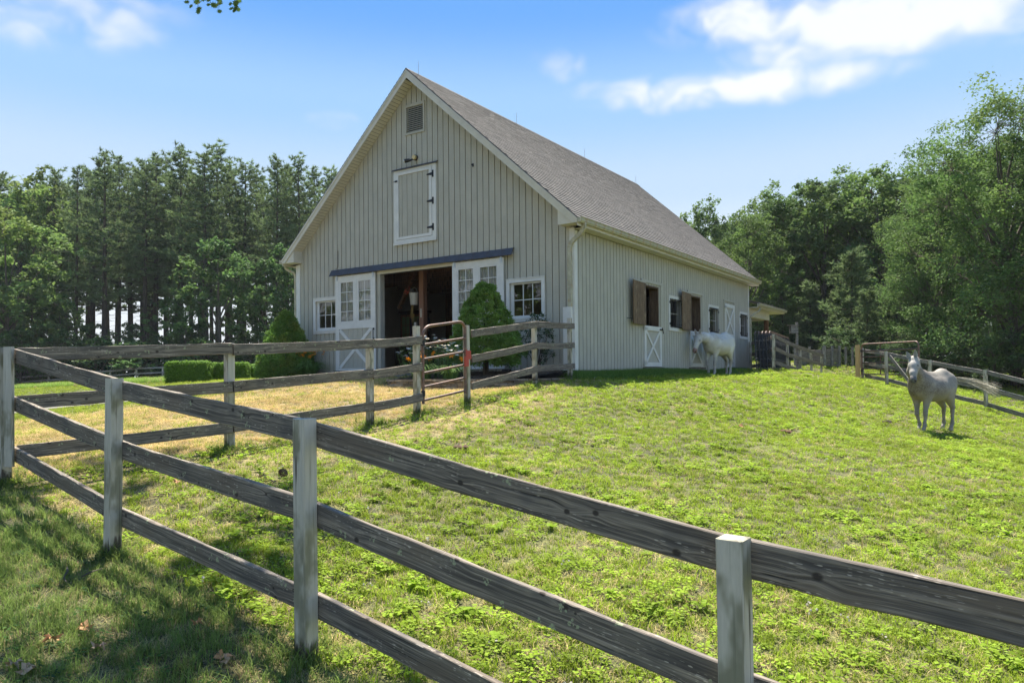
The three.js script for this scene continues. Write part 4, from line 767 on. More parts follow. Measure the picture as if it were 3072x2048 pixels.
// ---------------------------------------------------------------- fences: each a thing with its posts and rails
function railGeo(a, b, h, th, seg = 10, rough = 1) {           // a, b: centre ends of the board; slightly bowed, worn edges
  const d = V(0, 0, 0).subVectors(b, a), L = d.length(); d.normalize();
  const s = V(0, 0, 0).crossVectors(d, V(0, 1, 0)).normalize(), u = V(0, 0, 0).crossVectors(s, d), g = new GB(), ou = R(0, 20), ov = R(0, 20), bow = R(-.009, .009) * rough, sag = R(-.007, .002) * rough, k = R(0, 50);
  const ring = (i) => {
    const t = i / seg, c = a.clone().lerp(b, t).addScaledVector(s, bow * Math.sin(Math.PI * t)).addScaledVector(u, sag * Math.sin(Math.PI * t)), P = (x, y) => c.clone().addScaledVector(s, x).addScaledVector(u, y);
    const e = (j) => rough * .004 * noise(k + t * L * 5, j * 3.7, k) - (noise(k + t * L * 2.3, j * 5.1, 9) > .32 ? .006 * rough : 0), H = h / 2, T = th / 2, ch = .004;
    return [P(-T + ch, -H + e(1)), P(T - ch, -H + e(2)), P(T, -H + ch + e(2)), P(T, H - ch + e(3)), P(T - ch, H + e(3)), P(-T + ch, H + e(4)), P(-T, H - ch + e(4)), P(-T, -H + ch + e(1))];
  };
  const w = [0, th, th + .005, th + h, th + h + .005, 2 * th + h, 2 * th + h + .005, 2 * th + 2 * h, 2 * th + 2 * h + .005]; let A = ring(0);
  const capq = (q, N) => { for (let i = 1; i + 1 < 8; i++) g.tri(q[0], q[i], q[i + 1], N, [ou, ov], [ou + .03, ov + .01 * i], [ou + .03, ov + .01 * i + .01]); };
  capq(A, d.clone().negate());
  for (let i = 1; i <= seg; i++) { const B = ring(i), u0 = ou + L * (i - 1) / seg, u1 = ou + L * i / seg; for (let j = 0; j < 8; j++) { const m = (j + 1) % 8; g.quad(A[j], B[j], B[m], A[m], null, [[u0, ov + w[j]], [u1, ov + w[j]], [u1, ov + w[j + 1]], [u0, ov + w[j + 1]]]); } A = B; }
  capq(A, d);
  return g.build();
}
function postGeo(h, w, deep, lean = 0) {                  // stands at 0; uv: u from the foot up, v around
  const g = new GB(), ov = R(0, 9), ch = .008, H = w / 2, seg = 6, lx = R(-lean, lean), lz = R(-lean, lean);
  const out = [[-H + ch, -H], [H - ch, -H], [H, -H + ch], [H, H - ch], [H - ch, H], [-H + ch, H], [-H, H - ch], [-H, -H + ch]];
  const ring = (t) => { const y = lerp(-deep, h, t); return out.map(([x, z], j) => V(x + lx * y + .002 * noise(t * 9, j, ov), y + (t === 1 ? .004 * noise(j, ov, 2) : 0), z + lz * y + .002 * noise(t * 7, j + 20, ov))); };
  let A = ring(0);
  for (let i = 1; i <= seg; i++) { const B = ring(i / seg), y0 = lerp(-deep, h, (i - 1) / seg), y1 = lerp(-deep, h, i / seg); for (let j = 0; j < 8; j++) { const m = (j + 1) % 8, v0 = ov + j * w / 2, v1 = v0 + w / 2; g.quad(A[m], A[j], B[j], B[m], null, [[y0, v1], [y0, v0], [y1, v0], [y1, v1]]); } A = B; }
  for (let i = 1; i + 1 < 8; i++) g.tri(A[0], A[i + 1], A[i], V(0, 1, 0), [.10, ov], [.13, ov + .05], [.08, ov + .09]);
  return g.build();
}
const RAILS = [1.265, .79, .28];                              // rail centres above the foot
// inner: +1 rails on the right of the walking direction, -1 on the left
function fence(label, keys, inner, o = {}) {
  const P = keys.map((k) => POST[k].clone()), f = thing('rail_fence', label, 'fence', P[0].clone(), o.group), base = P[0], rails = o.rails ?? RAILS, w = o.post ?? .1;
  P.forEach((p, i) => {
    const a = P[Math.max(0, i - 1)], b = P[Math.min(P.length - 1, i + 1)];
    const m = mesh('post', postGeo(o.height?.[keys[i]] ?? 1.345, w, .28, .012), o.postMat ?? M.post, f); m.position.subVectors(p, base); m.rotation.y = -Math.atan2(b.z - a.z, b.x - a.x) + R(-.04, .04);
  });
  for (let i = 0; i + 1 < P.length; i++) {
    if (o.skip?.includes(i)) continue;
    const a = P[i], b = P[i + 1], n = V(-(b.z - a.z), 0, b.x - a.x).normalize().multiplyScalar(inner * (w / 2 + .017 + .001)), d = V(0, 0, 0).subVectors(b, a).normalize();
    rails.forEach((y, k) => {
      const A = a.clone().add(n).add(V(0, y + R(-.012, .012), 0)), B = b.clone().add(n).add(V(0, y + R(-.012, .012), 0));
      const first = i === 0 ? (o.start ?? -.05) : .004, last = i === P.length - 2 ? (o.end ?? -.05) : .004;
      A.addScaledVector(d, first); B.addScaledVector(d, -last);
      mesh('rail', railGeo(A.sub(base), B.sub(base), .14, .034, 14), o.railMat ?? M.rail, f);
    });
  }
  return f;
}
srand(301);
const nearFence = fence('three rail weathered grey plank fence running past the viewer along the shaded lawn', ['corner', 'p2', 'p3', 'p4', 'p5', 'p6'], -1, { start: -.0 });
{ // the corner post is faced with a second board
  const p = mesh('post_facing', postGeo(1.35, .095, -.16, .004), M.post, nearFence); p.scale.set(1.05, 1, .4); const q = rel(.1, -.08); p.position.set(q.x - EYE.x, 0, q.z - EYE.z); p.rotation.y = YAW * .6;
}
fence('weathered grey plank fence from the corner post to the small tube gate', ['corner', 'b1', 'b2', 'b3'], 1, { start: .09, end: -.06, height: { b3: 1.50 } });
fence('short sloping plank fence from the small tube gate up to the barn corner', ['b4', 'b5', 'b6'], 1, { start: .05, end: -.1, height: { b4: 1.42, b6: 1.47 } });
POST.s0 = V(BW + .1, groundY(BW + .1, -15.1), -15.1); POST.s1.y += .0;
fence('grey plank fence turning away from the barn rear corner beside the panel stack', ['s0', 's1'], -1, { group: 'plank fences by the porch' });
fence('grey plank fence running back past the bird house pole', ['s1', 's2', 's3', 's4', 's5'], 1, { end: -.2, group: 'plank fences by the porch' });
fence('pale weathered paddock fence along the dark wood', ['r1', 'r2', 'r3', 'r4', 'r5', 'r6'], -1, { railMat: M.railPale, rails: [1.24, .72, .2], start: .1 });
{ // raw lumber gate post and a diagonal brace on the paddock fence
  const p = tag(mesh('gate_post', postGeo(1.42, .16, .3, .0), M.lumber), 'raw yellow lumber post carrying the wide tube gate', 'post'); p.position.copy(POST.r1).add(V(-.16, .06, .16));
  const b = tag(mesh('brace_plank', railGeo(POST.r2.clone().add(V(.12, 1.15, .1)), POST.r2.clone().lerp(POST.r3, .62).add(V(.1, .12, .1)), .13, .035, 10), M.railPale), 'pale diagonal brace plank leaning between two paddock fence posts', 'plank');
}
{ // far fence across the lawn on the left
  const ps = [[47, 1172], [145, 1167], [245, 1160], [330, 1152], [408, 1145], [487, 1141], [566, 1138], [650, 1134]]; POST.l0 = rel(-56, 70); POST.l0.y = groundY(POST.l0.x, POST.l0.z);
  ps.forEach(([u], i) => { const d = 71 - i * .3, l = (u - 1536) / FOCAL * d; POST['l' + (i + 1)] = gRel(l, d); });
  fence('far off white rail fence in front of the pine wood', ['l0', 'l1', 'l2', 'l3', 'l4', 'l5', 'l6', 'l7', 'l8'], 1, { railMat: M.railWhite, post: .14 });
}
// ---------------------------------------------------------------- tube gates
const roundedFrame = (w, h, r) => { const p = [V(0, 0, 0), V(0, h - r, 0)]; for (let i = 1; i <= 5; i++) { const a = Math.PI - i / 5 * Math.PI / 2; p.push(V(r + r * Math.cos(a), h - r + r * Math.sin(a), 0)); } p.push(V(w - r, h, 0)); for (let i = 1; i <= 5; i++) { const a = Math.PI / 2 - i / 5 * Math.PI / 2; p.push(V(w - r + r * Math.cos(a), h - r + r * Math.sin(a), 0)); } p.push(V(w, 0, 0)); return p; };
function tubeGate(label, a, b, lift, h, bars, r, mid) {
  const d = V(0, 0, 0).subVectors(b, a), w = Math.hypot(d.x, d.z), g = thing('tube_gate', label, 'gate', a.clone().add(V(0, lift, 0))); g.rotation.y = -Math.atan2(d.z, d.x);
  const slope = d.y / w, S = (p) => V(p.x, p.y + p.x * slope, p.z);
  mesh('gate_frame', gb((q) => q.tube(roundedFrame(w, h, .16).map(S), r, 10)), M.gate, g);
  bars.forEach((y) => mesh('gate_bar', gb((q) => q.tube([S(V(r, y, 0)), S(V(w - r, y, 0))], r * .82, 10)), M.gate, g));
  if (mid) mesh('gate_stay', gb((q) => q.box(w * mid - .03, w * mid + .03, .04 + slope * w * mid, h - .01 + slope * w * mid, -.03, -.022)), M.gate, g);
  for (const y of [.18, h - .28]) mesh('gate_hinge', gb((q) => { q.tube([V(-.0, y - .05, 0), V(0, y + .05, 0)], r * 1.4, 8); q.tube([V(-.09, y, 0), V(0, y, 0)], .012, 6); }), M.iron, g);
  return { g, w, S };
}
{
  const a = POST.b3.clone(), b = POST.b4.clone(), d = V(b.x - a.x, 0, b.z - a.z).normalize(), n = V(-d.z, 0, d.x);
  a.addScaledVector(d, .10).addScaledVector(n, .05); b.addScaledVector(d, -.10).addScaledVector(n, .05);
  const q = tubeGate('small rusty brown tube gate standing between two white posts', a, b, .16, 1.33, [.06, .29, .53, .77, 1.02], .026);
  const l = mesh('gate_latch', gb((g) => { g.box(-.055, .035, -.09, .09, .028, .06); g.box(.0, .12, .04, .2, .0, .035); g.tube([V(-.02, .09, .05), V(-.02, .22, .05)], .012, 6); }), M.redPaint, q.g); l.position.set(q.w, .74, 0);
}
{
  const a = POST.r1.clone().add(V(.02, .0, .28)), b = rel(15.27, 27.3); b.y = a.y - .02;
  tubeGate('wide rusty tube gate swung open against the paddock fence', a, V(b.x, a.y - .02, b.z), .22, 1.28, [.03, .26, .50, .75, 1.0], .032, .34);
}
{ // stacked corral panels behind the porch fence
  const darkTube = std(lin(.018, .026, .04), .5), o = POST.s1.clone(), d = V(POST.s3.x - o.x, 0, POST.s3.z - o.z).normalize(), n = V(d.z, 0, -d.x);
  for (let i = 0; i < 5; i++) {
    const p = o.clone().addScaledVector(n, .72 - i * .13).addScaledVector(d, .45 + i * .04); p.y = groundY(p.x, p.z) + .06;
    const t = thing('corral_panel', 'dark blue tube corral panel leaning in the stack by the porch', 'panel', p, 'stacked corral panels'); t.rotation.y = -Math.atan2(d.z, d.x); t.rotation.z = -.03; t.rotateX(-.05);
    const fr = roundedFrame(4.0, 1.5, .16); mesh('panel_frame', gb((g) => { g.tube(fr.slice(0, 3), .025, 8); g.tube(fr.slice(-3), .025, 8); g.tube([V(.3, .0, 0), V(.3, 1.4, 0)], .02, 6); }), darkTube, t); mesh('top_bar', gb((g) => g.tube(fr.slice(2, -2), .026, 8)), M.gate, t);
    for (let k = 0; k < 4; k++) mesh('panel_bar', gb((g) => g.tube([V(.02, .08 + k * .36, 0), V(3.98, .08 + k * .36, 0)], .02, 6)), M.galv, t);
    for (let k = 0; k < 26; k++) mesh('panel_picket', gb((g) => g.tube([V(.1 + k * .15, .03, .03), V(.1 + k * .15, 1.44, .03)], .011, 5)), darkTube, t);
  }
}
{ // bird house on a tall pole tied to the fence
  const p = POST.s3.clone().add(V(-.1, 0, .12)), t = thing('bird_house', 'small grey wooden bird house on a tall pole at the fence', 'bird house', p), gw = M.railPale;
  mesh('pole', gb((g) => g.box(-.05, .05, -.2, 2.42, -.04, .04)), gw, t);
  const b = mesh('nest_box', gb((g) => g.box(-.30, -.052, 1.93, 2.27, -.12, .12)), gw, t);
  mesh('roof_board', gb((g) => g.hex([V(-.38, 2.272, -.16), V(.02, 2.272, -.16), V(.02, 2.272, .16), V(-.38, 2.272, .16), V(-.38, 2.295, -.16), V(.02, 2.315, -.16), V(.02, 2.315, .16), V(-.38, 2.295, .16)])), gw, b);
  mesh('entrance_hole', gb((g) => g.tube([V(-.301, 2.14, 0), V(-.306, 2.14, 0)], .022, 10)), M.black, b);
  b.parent.rotation.y = YAW;
}
{ // plank bins far behind
  const mk = (label, u0, u1, d, top, n, h) => { const a = gRel((u0 - 1536) / FOCAL * d, d), b = gRel((u1 - 1536) / FOCAL * (d + .6), d + .6), t = thing('plank_bin', label, 'bin', a), L = V(b.x - a.x, b.y - a.y, b.z - a.z), len = L.length(), dir = L.clone().normalize();
    for (let i = 0; i < n; i++) mesh('plank', railGeo(V(0, .1 + i * h, 0), L.clone().add(V(0, .1 + i * h, 0)), h - .012, .05, 6), M.railPale, t);
    const m = Math.max(2, Math.round(len / 1.6)); for (let i = 0; i <= m; i++) { const p = mesh('post', postGeo(n * h + .18, .13, .3), M.railPale, t); p.position.copy(L).multiplyScalar(i / m).add(V(-FW.x * .1, 0, -FW.z * .1)); }
    return { t, a, b, L }; };
  mk('long low weathered plank bin behind the porch fence', 2385, 2470, 40.5, 0, 4, .21);
  const q = mk('tall weathered plank bin at the edge of the dark wood', 2474, 2518, 40, 0, 5, .195);
  for (let i = 1; i <= 3; i++) { const p = mesh('post', postGeo(1.1, .12, .3), M.railPale, q.t); const w = rel(.55 * i, .35 * i); p.position.copy(q.L).add(V(w.x - EYE.x, 0, w.z - EYE.z)); }
}
// ---------------------------------------------------------------- horses: one skin round a posed skeleton
const smin = (a, b, k) => { const h = Math.max(k - Math.abs(a - b), 0) / k; return Math.min(a, b) - h * h * k * .25; };
// surface nets over a box
function skin(field, lo, hi, cell) {
  const n = [0, 1, 2].map((i) => Math.ceil((hi[i] - lo[i]) / cell) + 1), [nx, ny, nz] = n, F = new Float32Array(nx * ny * nz), id = (i, j, k) => (k * ny + j) * nx + i;
  for (let k = 0; k < nz; k++) for (let j = 0; j < ny; j++) for (let i = 0; i < nx; i++) F[id(i, j, k)] = field(lo[0] + i * cell, lo[1] + j * cell, lo[2] + k * cell);
  const vid = new Int32Array(nx * ny * nz).fill(-1), pos = [], idx = [];
  for (let k = 0; k < nz - 1; k++) for (let j = 0; j < ny - 1; j++) for (let i = 0; i < nx - 1; i++) {
    let m = 0; const v = []; for (let c = 0; c < 8; c++) { const f = F[id(i + (c & 1), j + (c >> 1 & 1), k + (c >> 2))]; v.push(f); if (f < 0) m |= 1 << c; }
    if (m === 0 || m === 255) continue;
    let x = 0, y = 0, z = 0, q = 0;
    for (let a = 0; a < 8; a++) for (const b of [1, 2, 4]) { if (a & b) continue; const c = a | b; if ((v[a] < 0) === (v[c] < 0)) continue; const t = v[a] / (v[a] - v[c]); x += (a & 1) + (b === 1 ? t : 0); y += (a >> 1 & 1) + (b === 2 ? t : 0); z += (a >> 2) + (b === 4 ? t : 0); q++; }
    vid[id(i, j, k)] = pos.length / 3; pos.push(lo[0] + (i + x / q) * cell, lo[1] + (j + y / q) * cell, lo[2] + (k + z / q) * cell);
  }
  for (let k = 1; k < nz - 1; k++) for (let j = 1; j < ny - 1; j++) for (let i = 1; i < nx - 1; i++) {
    const f = F[id(i, j, k)];
    const face = (g, a, b, c, d) => { if ((f < 0) === (g < 0)) return; const q = [vid[a], vid[b], vid[c], vid[d]]; if (q.some((w) => w < 0)) return; if (f < 0) idx.push(q[0], q[1], q[2], q[0], q[2], q[3]); else idx.push(q[0], q[2], q[1], q[0], q[3], q[2]); };
    face(F[id(i + 1, j, k)], id(i, j - 1, k - 1), id(i, j, k - 1), id(i, j, k), id(i, j - 1, k));
    face(F[id(i, j + 1, k)], id(i - 1, j, k - 1), id(i - 1, j, k), id(i, j, k), id(i, j, k - 1));
    face(F[id(i, j, k + 1)], id(i - 1, j - 1, k), id(i, j - 1, k), id(i, j, k), id(i - 1, j, k));
  }
  return { pos: new Float32Array(pos), idx };
}
function horse(o) {
  // own axes: x forward, y up, z to the horse's right; every joint [x, y, z, radius]
  const bones = [], B = (a, b, k = .06, w = 0) => { const ba = [b[0] - a[0], b[1] - a[1], b[2] - a[2]]; bones.push({ a, ba, l2: ba[0] ** 2 + ba[1] ** 2 + ba[2] ** 2, r0: a[3], dr: b[3] - a[3], k, w }); };
  const E = (c, r, k = .1, tilt = 0) => bones.push({ e: 1, c, r, k, ct: Math.cos(tilt), st: Math.sin(tilt), m: Math.min(...r) });
  const N = o.neck, H = o.head;                                    // neck: base, mid, poll; head: forward and up vectors
  // trunk
  E([.02, 1.085, 0], [.62, .315, .305], .10); E([-.02, .995, 0], [.52, .275, .315], .12); E([.43, 1.13, 0], [.31, .345, .23], .12, -.25); E([.60, 1.06, 0], [.17, .22, .21], .10);
  E([-.50, 1.19, 0], [.36, .285, .255], .12, .12); B([.40, 1.40, 0, .085], [.10, 1.335, 0, .09], .10); B([.10, 1.325, 0, .09], [-.42, 1.40, 0, .10], .12); B([-.42, 1.40, 0, .1], [-.76, 1.27, 0, .07], .12);
  for (const s of [-1, 1]) { E([.47, 1.10, s * .13], [.20, .29, .105], .09, -.3); E([-.55, 1.10, s * .125], [.25, .28, .13], .09, .25); E([-.36, .97, s * .155], [.15, .19, .09], .08, -.4); B([.62, 1.02, s * .085, .085], [.56, .88, s * .1, .07], .07); }
  // neck: deep blade, broad at the shoulder
  B([N[0][0], N[0][1], N[0][2], .215], [N[1][0], N[1][1], N[1][2], .145], .13); B([N[1][0], N[1][1], N[1][2], .145], [N[2][0], N[2][1], N[2][2], .098], .09);
  B([N[0][0] - .12, N[0][1] + .12, N[0][2], .12], [N[1][0] - .05 * N[3], N[1][1] + .085, N[1][2], .075], .12); B([N[1][0] - .05 * N[3], N[1][1] + .085, N[1][2], .075], [N[2][0], N[2][1] + .02, N[2][2], .065], .08);
  // legs
  const legs = o.legs;
  for (const [i, s] of [[0, -1], [1, 1]]) {
    const f = legs[i], z = s * .135, fx = f[0], fz = z + f[1], kx = .50 + fx * .5 + (f[2] ?? 0), kz = z + f[1] * .5;
    B([.49, .98, z, .125], [.46 + fx * .15, .80, z + f[1] * .1, .088], .09); B([.46 + fx * .15, .80, z + f[1] * .1, .088], [kx - .005, .52, kz, .05], .06); B([kx, .50, kz, .052], [kx + .004, .43, kz, .048], .03); B([kx, .43, kz, .044], [.49 + fx * .92, .22, fz, .032], .03); B([.49 + fx * .92, .22, fz, .032], [.485 + fx * .97, .17, fz, .043], .03); B([.485 + fx * .97, .165, fz, .042], [.53 + fx, .075, fz, .036], .025); B([.535 + fx, .072, fz, .042], [.545 + fx, .028, fz, .054], .02);
  }
  for (const [i, s] of [[2, -1], [3, 1]]) {
    const f = legs[i], z = s * .13, fx = f[0], fz = z + f[1], hx = -.70 + fx * .75, hz = z + f[1] * .6;
    B([-.44, 1.02, z + s * .01, .16], [-.42 + fx * .2, .84, z + s * .02, .115], .09); B([-.50, 1.0, z, .15], [-.60 + fx * .4, .76, z + f[1] * .25, .085], .08); B([-.42 + fx * .2, .84, z + s * .02, .105], [hx + .02, .57, hz, .052], .07); B([-.62 + fx * .4, .76, z + f[1] * .3, .075], [hx - .035, .575, hz, .036], .05); B([hx, .56, hz, .054], [hx + .012, .46, hz, .044], .03); B([hx + .01, .46, hz, .042], [-.67 + fx * .95, .22, fz, .035], .03); B([-.67 + fx * .95, .22, fz, .035], [-.675 + fx, .17, fz, .045], .03); B([-.675 + fx, .165, fz, .043], [-.625 + fx, .075, fz, .038], .025); B([-.62 + fx, .072, fz, .043], [-.61 + fx, .028, fz, .055], .02);
  }
  // head in its own axes: f along the face to the muzzle, u towards the forehead, s to the side
  const f = V(...H.f).normalize(), sdir = V(0, 0, 0).crossVectors(f, V(...H.u)).normalize(), u = V(0, 0, 0).crossVectors(sdir, f).normalize(), P0 = V(N[2][0], N[2][1], N[2][2]);
  const hp = (a, b, c, r) => { const p = P0.clone().addScaledVector(f, a * 1.06).addScaledVector(u, b * 1.06).addScaledVector(sdir, c * 1.1); return [p.x, p.y, p.z, r * 1.08]; };
  const headB = []; const mark = bones.length;
  B(hp(.0, .0, 0, .10), hp(.16, .015, 0, .098), .07); B(hp(.14, .03, 0, .086), hp(.36, .035, 0, .062), .06); B(hp(.36, .03, 0, .062), hp(.52, .012, 0, .056), .05); B(hp(.50, .004, 0, .058), hp(.555, -.015, 0, .05), .04);
  B(hp(.50, -.055, 0, .036), hp(.545, -.062, 0, .032), .03); B(hp(.16, -.06, 0, .06), hp(.46, -.05, 0, .036), .06);
  for (const s of [-1, 1]) { E([...hp(.13, -.045, s * .052, 0).slice(0, 3)], [.088, .088, .05], .05); B(hp(.15, .055, s * .062, .03), hp(.20, .045, s * .068, .026), .03); B(hp(.40, .01, s * .03, .03), hp(.22, .0, s * .06, .03), .05); B(hp(.535, .015, s * .034, .024), hp(.55, -.01, s * .036, .022), .02); }
  const eyes = [-1, 1].map((s) => hp(.185, .042, s * .088, .022)), nost = [-1, 1].map((s) => hp(.568, .012, s * .036, .017)), lips = hp(.56, -.045, 0, .05);
  const d1 = (b, x, y, z) => {
    if (b.e) { const X = x - b.c[0], Y = y - b.c[1], Z = z - b.c[2], p = X * b.ct + Y * b.st, q = -X * b.st + Y * b.ct, A = Math.hypot(p / b.r[0], q / b.r[1], Z / b.r[2]), G = Math.hypot(p / b.r[0] ** 2, q / b.r[1] ** 2, Z / b.r[2] ** 2); return A < 1e-4 ? -b.m : A * (A - 1) / G; }
    const X = x - b.a[0], Y = y - b.a[1], Z = z - b.a[2], t = clamp((X * b.ba[0] + Y * b.ba[1] + Z * b.ba[2]) / b.l2, 0, 1); return Math.hypot(X - b.ba[0] * t, Y - b.ba[1] * t, Z - b.ba[2] * t) - b.r0 - b.dr * t;
  };
  const field = (x, y, z) => {
    let d = 1; for (const b of bones) { const e = d1(b, x, y, z); d = e > .4 && d < .3 ? d : smin(d, e, b.k); }
    for (const q of nost) { const e = Math.hypot(x - q[0], y - q[1], z - q[2]) - q[3]; if (e < .05) d = Math.max(d, -e); }
    return d;
  };
  const all = bones.flatMap((b) => b.e ? [[b.c[0] - b.r[0], b.c[1] - b.r[1], b.c[2] - b.r[2]], [b.c[0] + b.r[0], b.c[1] + b.r[1], b.c[2] + b.r[2]]] : [b.a.slice(0, 3), [b.a[0] + b.ba[0], b.a[1] + b.ba[1], b.a[2] + b.ba[2]]]);
  const lo = [0, 1, 2].map((i) => Math.min(...all.map((p) => p[i])) - .16), hi = [0, 1, 2].map((i) => Math.max(...all.map((p) => p[i])) + .16); lo[1] = -.06;
  // rough grid first tells where the surface is, so that only those cells are worked out finely
  const C = .0165, K = 6, coarse = new Map(), key = (i, j, k) => (i * 512 + j) * 512 + k;
  const quick = (x, y, z) => { const i = Math.floor((x - lo[0]) / (C * K)), j = Math.floor((y - lo[1]) / (C * K)), k = Math.floor((z - lo[2]) / (C * K)), q = key(i, j, k); let v = coarse.get(q); if (v === undefined) { const h = C * K; v = field(lo[0] + (i + .5) * h, lo[1] + (j + .5) * h, lo[2] + (k + .5) * h); coarse.set(q, v); } return Math.abs(v) > C * K * 1.5 ? v : field(x, y, z); };
  const cut = P0.clone().addScaledVector(f, -.02), inHead = (x, y, z) => (x - cut.x) * f.x + (y - cut.y) * f.y + (z - cut.z) * f.z;
  const parts = [skin(quick, lo, hi, C)];
  const geo = new THREE.BufferGeometry(), pos = parts[0].pos, nrm = new Float32Array(pos.length), col = new Float32Array(pos.length);
  for (let i = 0; i < pos.length; i += 3) {
    const x = pos[i], y = pos[i + 1], z = pos[i + 2], e = .006; let d = field(x, y, z); const g = V(field(x + e, y, z) - field(x - e, y, z), field(x, y + e, z) - field(x, y - e, z), field(x, y, z + e) - field(x, y, z - e)).normalize();
    pos[i] -= g.x * d * .9; pos[i + 1] -= g.y * d * .9; pos[i + 2] -= g.z * d * .9;
    nrm.set([g.x, g.y, g.z], i);
    // coat: white-grey with darker flecks and skin, grey legs, dark muzzle and eyes
    let c = o.coat.slice(); const fl = noise(x * 61, y * 61, z * 61) + .5 * noise(x * 31, y * 31, z * 31), big = fbm(x * 3.1, y * 3.1, z * 3.1 + o.seed, 3);
    const dirty = o.fleck * ((.45 + .55 * smooth(-.25, .35, big)) * smooth(.75, 1.0, y) * (.25 + .75 * smooth(-.35, .45, x)) * smooth(1.75, 1.5, y));
    c = mixc(c, [.10, .078, .062], clamp(dirty * (.2 + 1.0 * smooth(-.1, .5, fl + .2)), 0, .85));
    c = mixc(c, o.coat.map((q) => Math.min(.6, q * 1.35)), .6 * smooth(-.1, .3, fbm(x * 2.3, y * 2.3, z * 2.3 + 5, 3)));
    if (y < .75) c = mixc(c, [.17, .155, .14], .6 * smooth(-.35, .25, fbm(x * 9, y * 6, z * 9 + o.seed, 3) + .35 * smooth(.2, .0, Math.min(Math.abs(y - .48), Math.abs(y - .17)))) * smooth(.75, .6, y));
    const h = inHead(x, y, z), hx = V(x - P0.x, y - P0.y, z - P0.z), off = hx.addScaledVector(f, -hx.dot(f)).length();
    if (h > .0 && off < .17) {
      const hf = (x - P0.x) * f.x + (y - P0.y) * f.y + (z - P0.z) * f.z; c = mixc(c, [.40, .40, .40], .35);
      c = mixc(c, o.muzzle, smooth(.46, .53, hf + .012 * noise(x * 40, y * 40, z * 40)) * .92);
      for (const q of nost) c = mixc(c, [.02, .018, .018], smooth(.028, .014, Math.hypot(x - q[0], y - q[1], z - q[2])));
      for (const q of eyes) c = mixc(c, [.10, .09, .085], .85 * smooth(.045, .02, Math.hypot(x - q[0], y - q[1], z - q[2])));
    }
    col.set(c, i);
  }
  const extra = new GB(), merged = { p: Array.from(pos), n: Array.from(nrm), c: Array.from(col), i: parts[0].idx };
  const t = thing('horse', o.label, 'horse', o.pos, 'grey horses in the paddock'); t.rotation.y = o.turn; t.scale.setScalar(o.scale ?? 1);
  // ears: folded leaf shapes grown out of the skin, part of the same mesh
  const ear = new GB(); ear.col = [.55, .53, .50];
  for (const s of [-1, 1]) {
    const base = V(...hp(-.02, .085, s * .062, 0).slice(0, 3)), up = u.clone().multiplyScalar(.55).addScaledVector(f, -.75).addScaledVector(sdir, s * .22).add(V(0, .35, 0)).normalize(), sd = sdir.clone().multiplyScalar(s), fw = V(0, 0, 0).crossVectors(sd, up).normalize().multiplyScalar(s > 0 ? 1 : -1), k = 10, n = 7, ring = [];
    const open = f.clone().multiplyScalar(.3).addScaledVector(u, .9).normalize(), side2 = V(0, 0, 0).crossVectors(up, open).normalize();
    for (let i = 0; i <= n; i++) { const q = i / n, w = .040 * Math.sin(Math.PI * Math.pow(.18 + .82 * q, 1.0)) + .002 + .016 * (1 - q) * (1 - q), c = base.clone().addScaledVector(up, .185 * q).addScaledVector(open, .012 * q), row = []; for (let j = 0; j <= k; j++) { const a = (j / k - .5) * 4.4; row.push({ P: c.clone().addScaledVector(side2, w * Math.sin(a)).addScaledVector(open, -w * .75 * Math.cos(a)), N: side2.clone().multiplyScalar(Math.sin(a)).addScaledVector(open, -Math.cos(a)).normalize() }); } ring.push(row); }
    for (let i = 0; i < n; i++) for (let j = 0; j < k; j++) { ear.col = [.38, .36, .33]; for (const w of [ring[i][j], ring[i + 1][j], ring[i + 1][j + 1], ring[i][j], ring[i + 1][j + 1], ring[i][j + 1]]) ear.v(w.P, w.N, 0, 0); }
  }
  const off = merged.p.length / 3; for (const v of ear.p) merged.p.push(v); for (const v of ear.n) merged.n.push(v); for (const v of ear.c) merged.c.push(v); for (let i = 0; i < ear.p.length / 3; i++) merged.i.push(off + i);
  geo.setAttribute('position', new THREE.BufferAttribute(new Float32Array(merged.p), 3)); geo.setAttribute('normal', new THREE.BufferAttribute(new Float32Array(merged.n), 3)); geo.setAttribute('color', new THREE.BufferAttribute(new Float32Array(merged.c), 3)); geo.setIndex(merged.i);
  mesh('body', geo, new THREE.MeshPhysicalMaterial({ vertexColors: true, roughness: .7 }), t);
  eyes.forEach((q) => { const g = new THREE.SphereGeometry(.021, 14, 10); const m = mesh('eye', g, std(lin(.008, .006, .005), .08), t); m.position.set(q[0], q[1], q[2]); });
  for (const [i, x0] of [[0, .545], [1, .545], [2, -.61], [3, -.61]]) { const z = (i % 2 ? 1 : -1) * (i < 2 ? .135 : .13) + legs[i][1]; mesh('hoof', gb((g) => g.tube([V(x0 + legs[i][0], .062, z), V(x0 + .012 + legs[i][0], -.004, z)], [.050, .062], 16)), std(lin(.30, .26, .21), .6), t); }
  // hair: strands
  const strands = (n, mk, w, c0) => gb((g) => { for (let i = 0; i < n; i++) { const pts = mk(i / n); const v = R(.8, 1.15); g.col = c0.map((q) => q * v); for (let k = 0; k + 1 < pts.length; k++) { const t0 = 1 - k / pts.length * .8, t1 = 1 - (k + 1) / pts.length * .8, d = V(0, 0, 0).subVectors(pts[k + 1], pts[k]), s = V(0, 0, 0).crossVectors(d, V(R(-1, 1), R(-1, 1), R(-1, 1))).normalize().multiplyScalar(w * .5); g.quad(pts[k].clone().addScaledVector(s, -t0), pts[k].clone().addScaledVector(s, t0), pts[k + 1].clone().addScaledVector(s, t1), pts[k + 1].clone().addScaledVector(s, -t1)); } } });
  const hairM = std(lin(1, 1, 1), .6, { vertexColors: true }), HC = [.47, .44, .37];
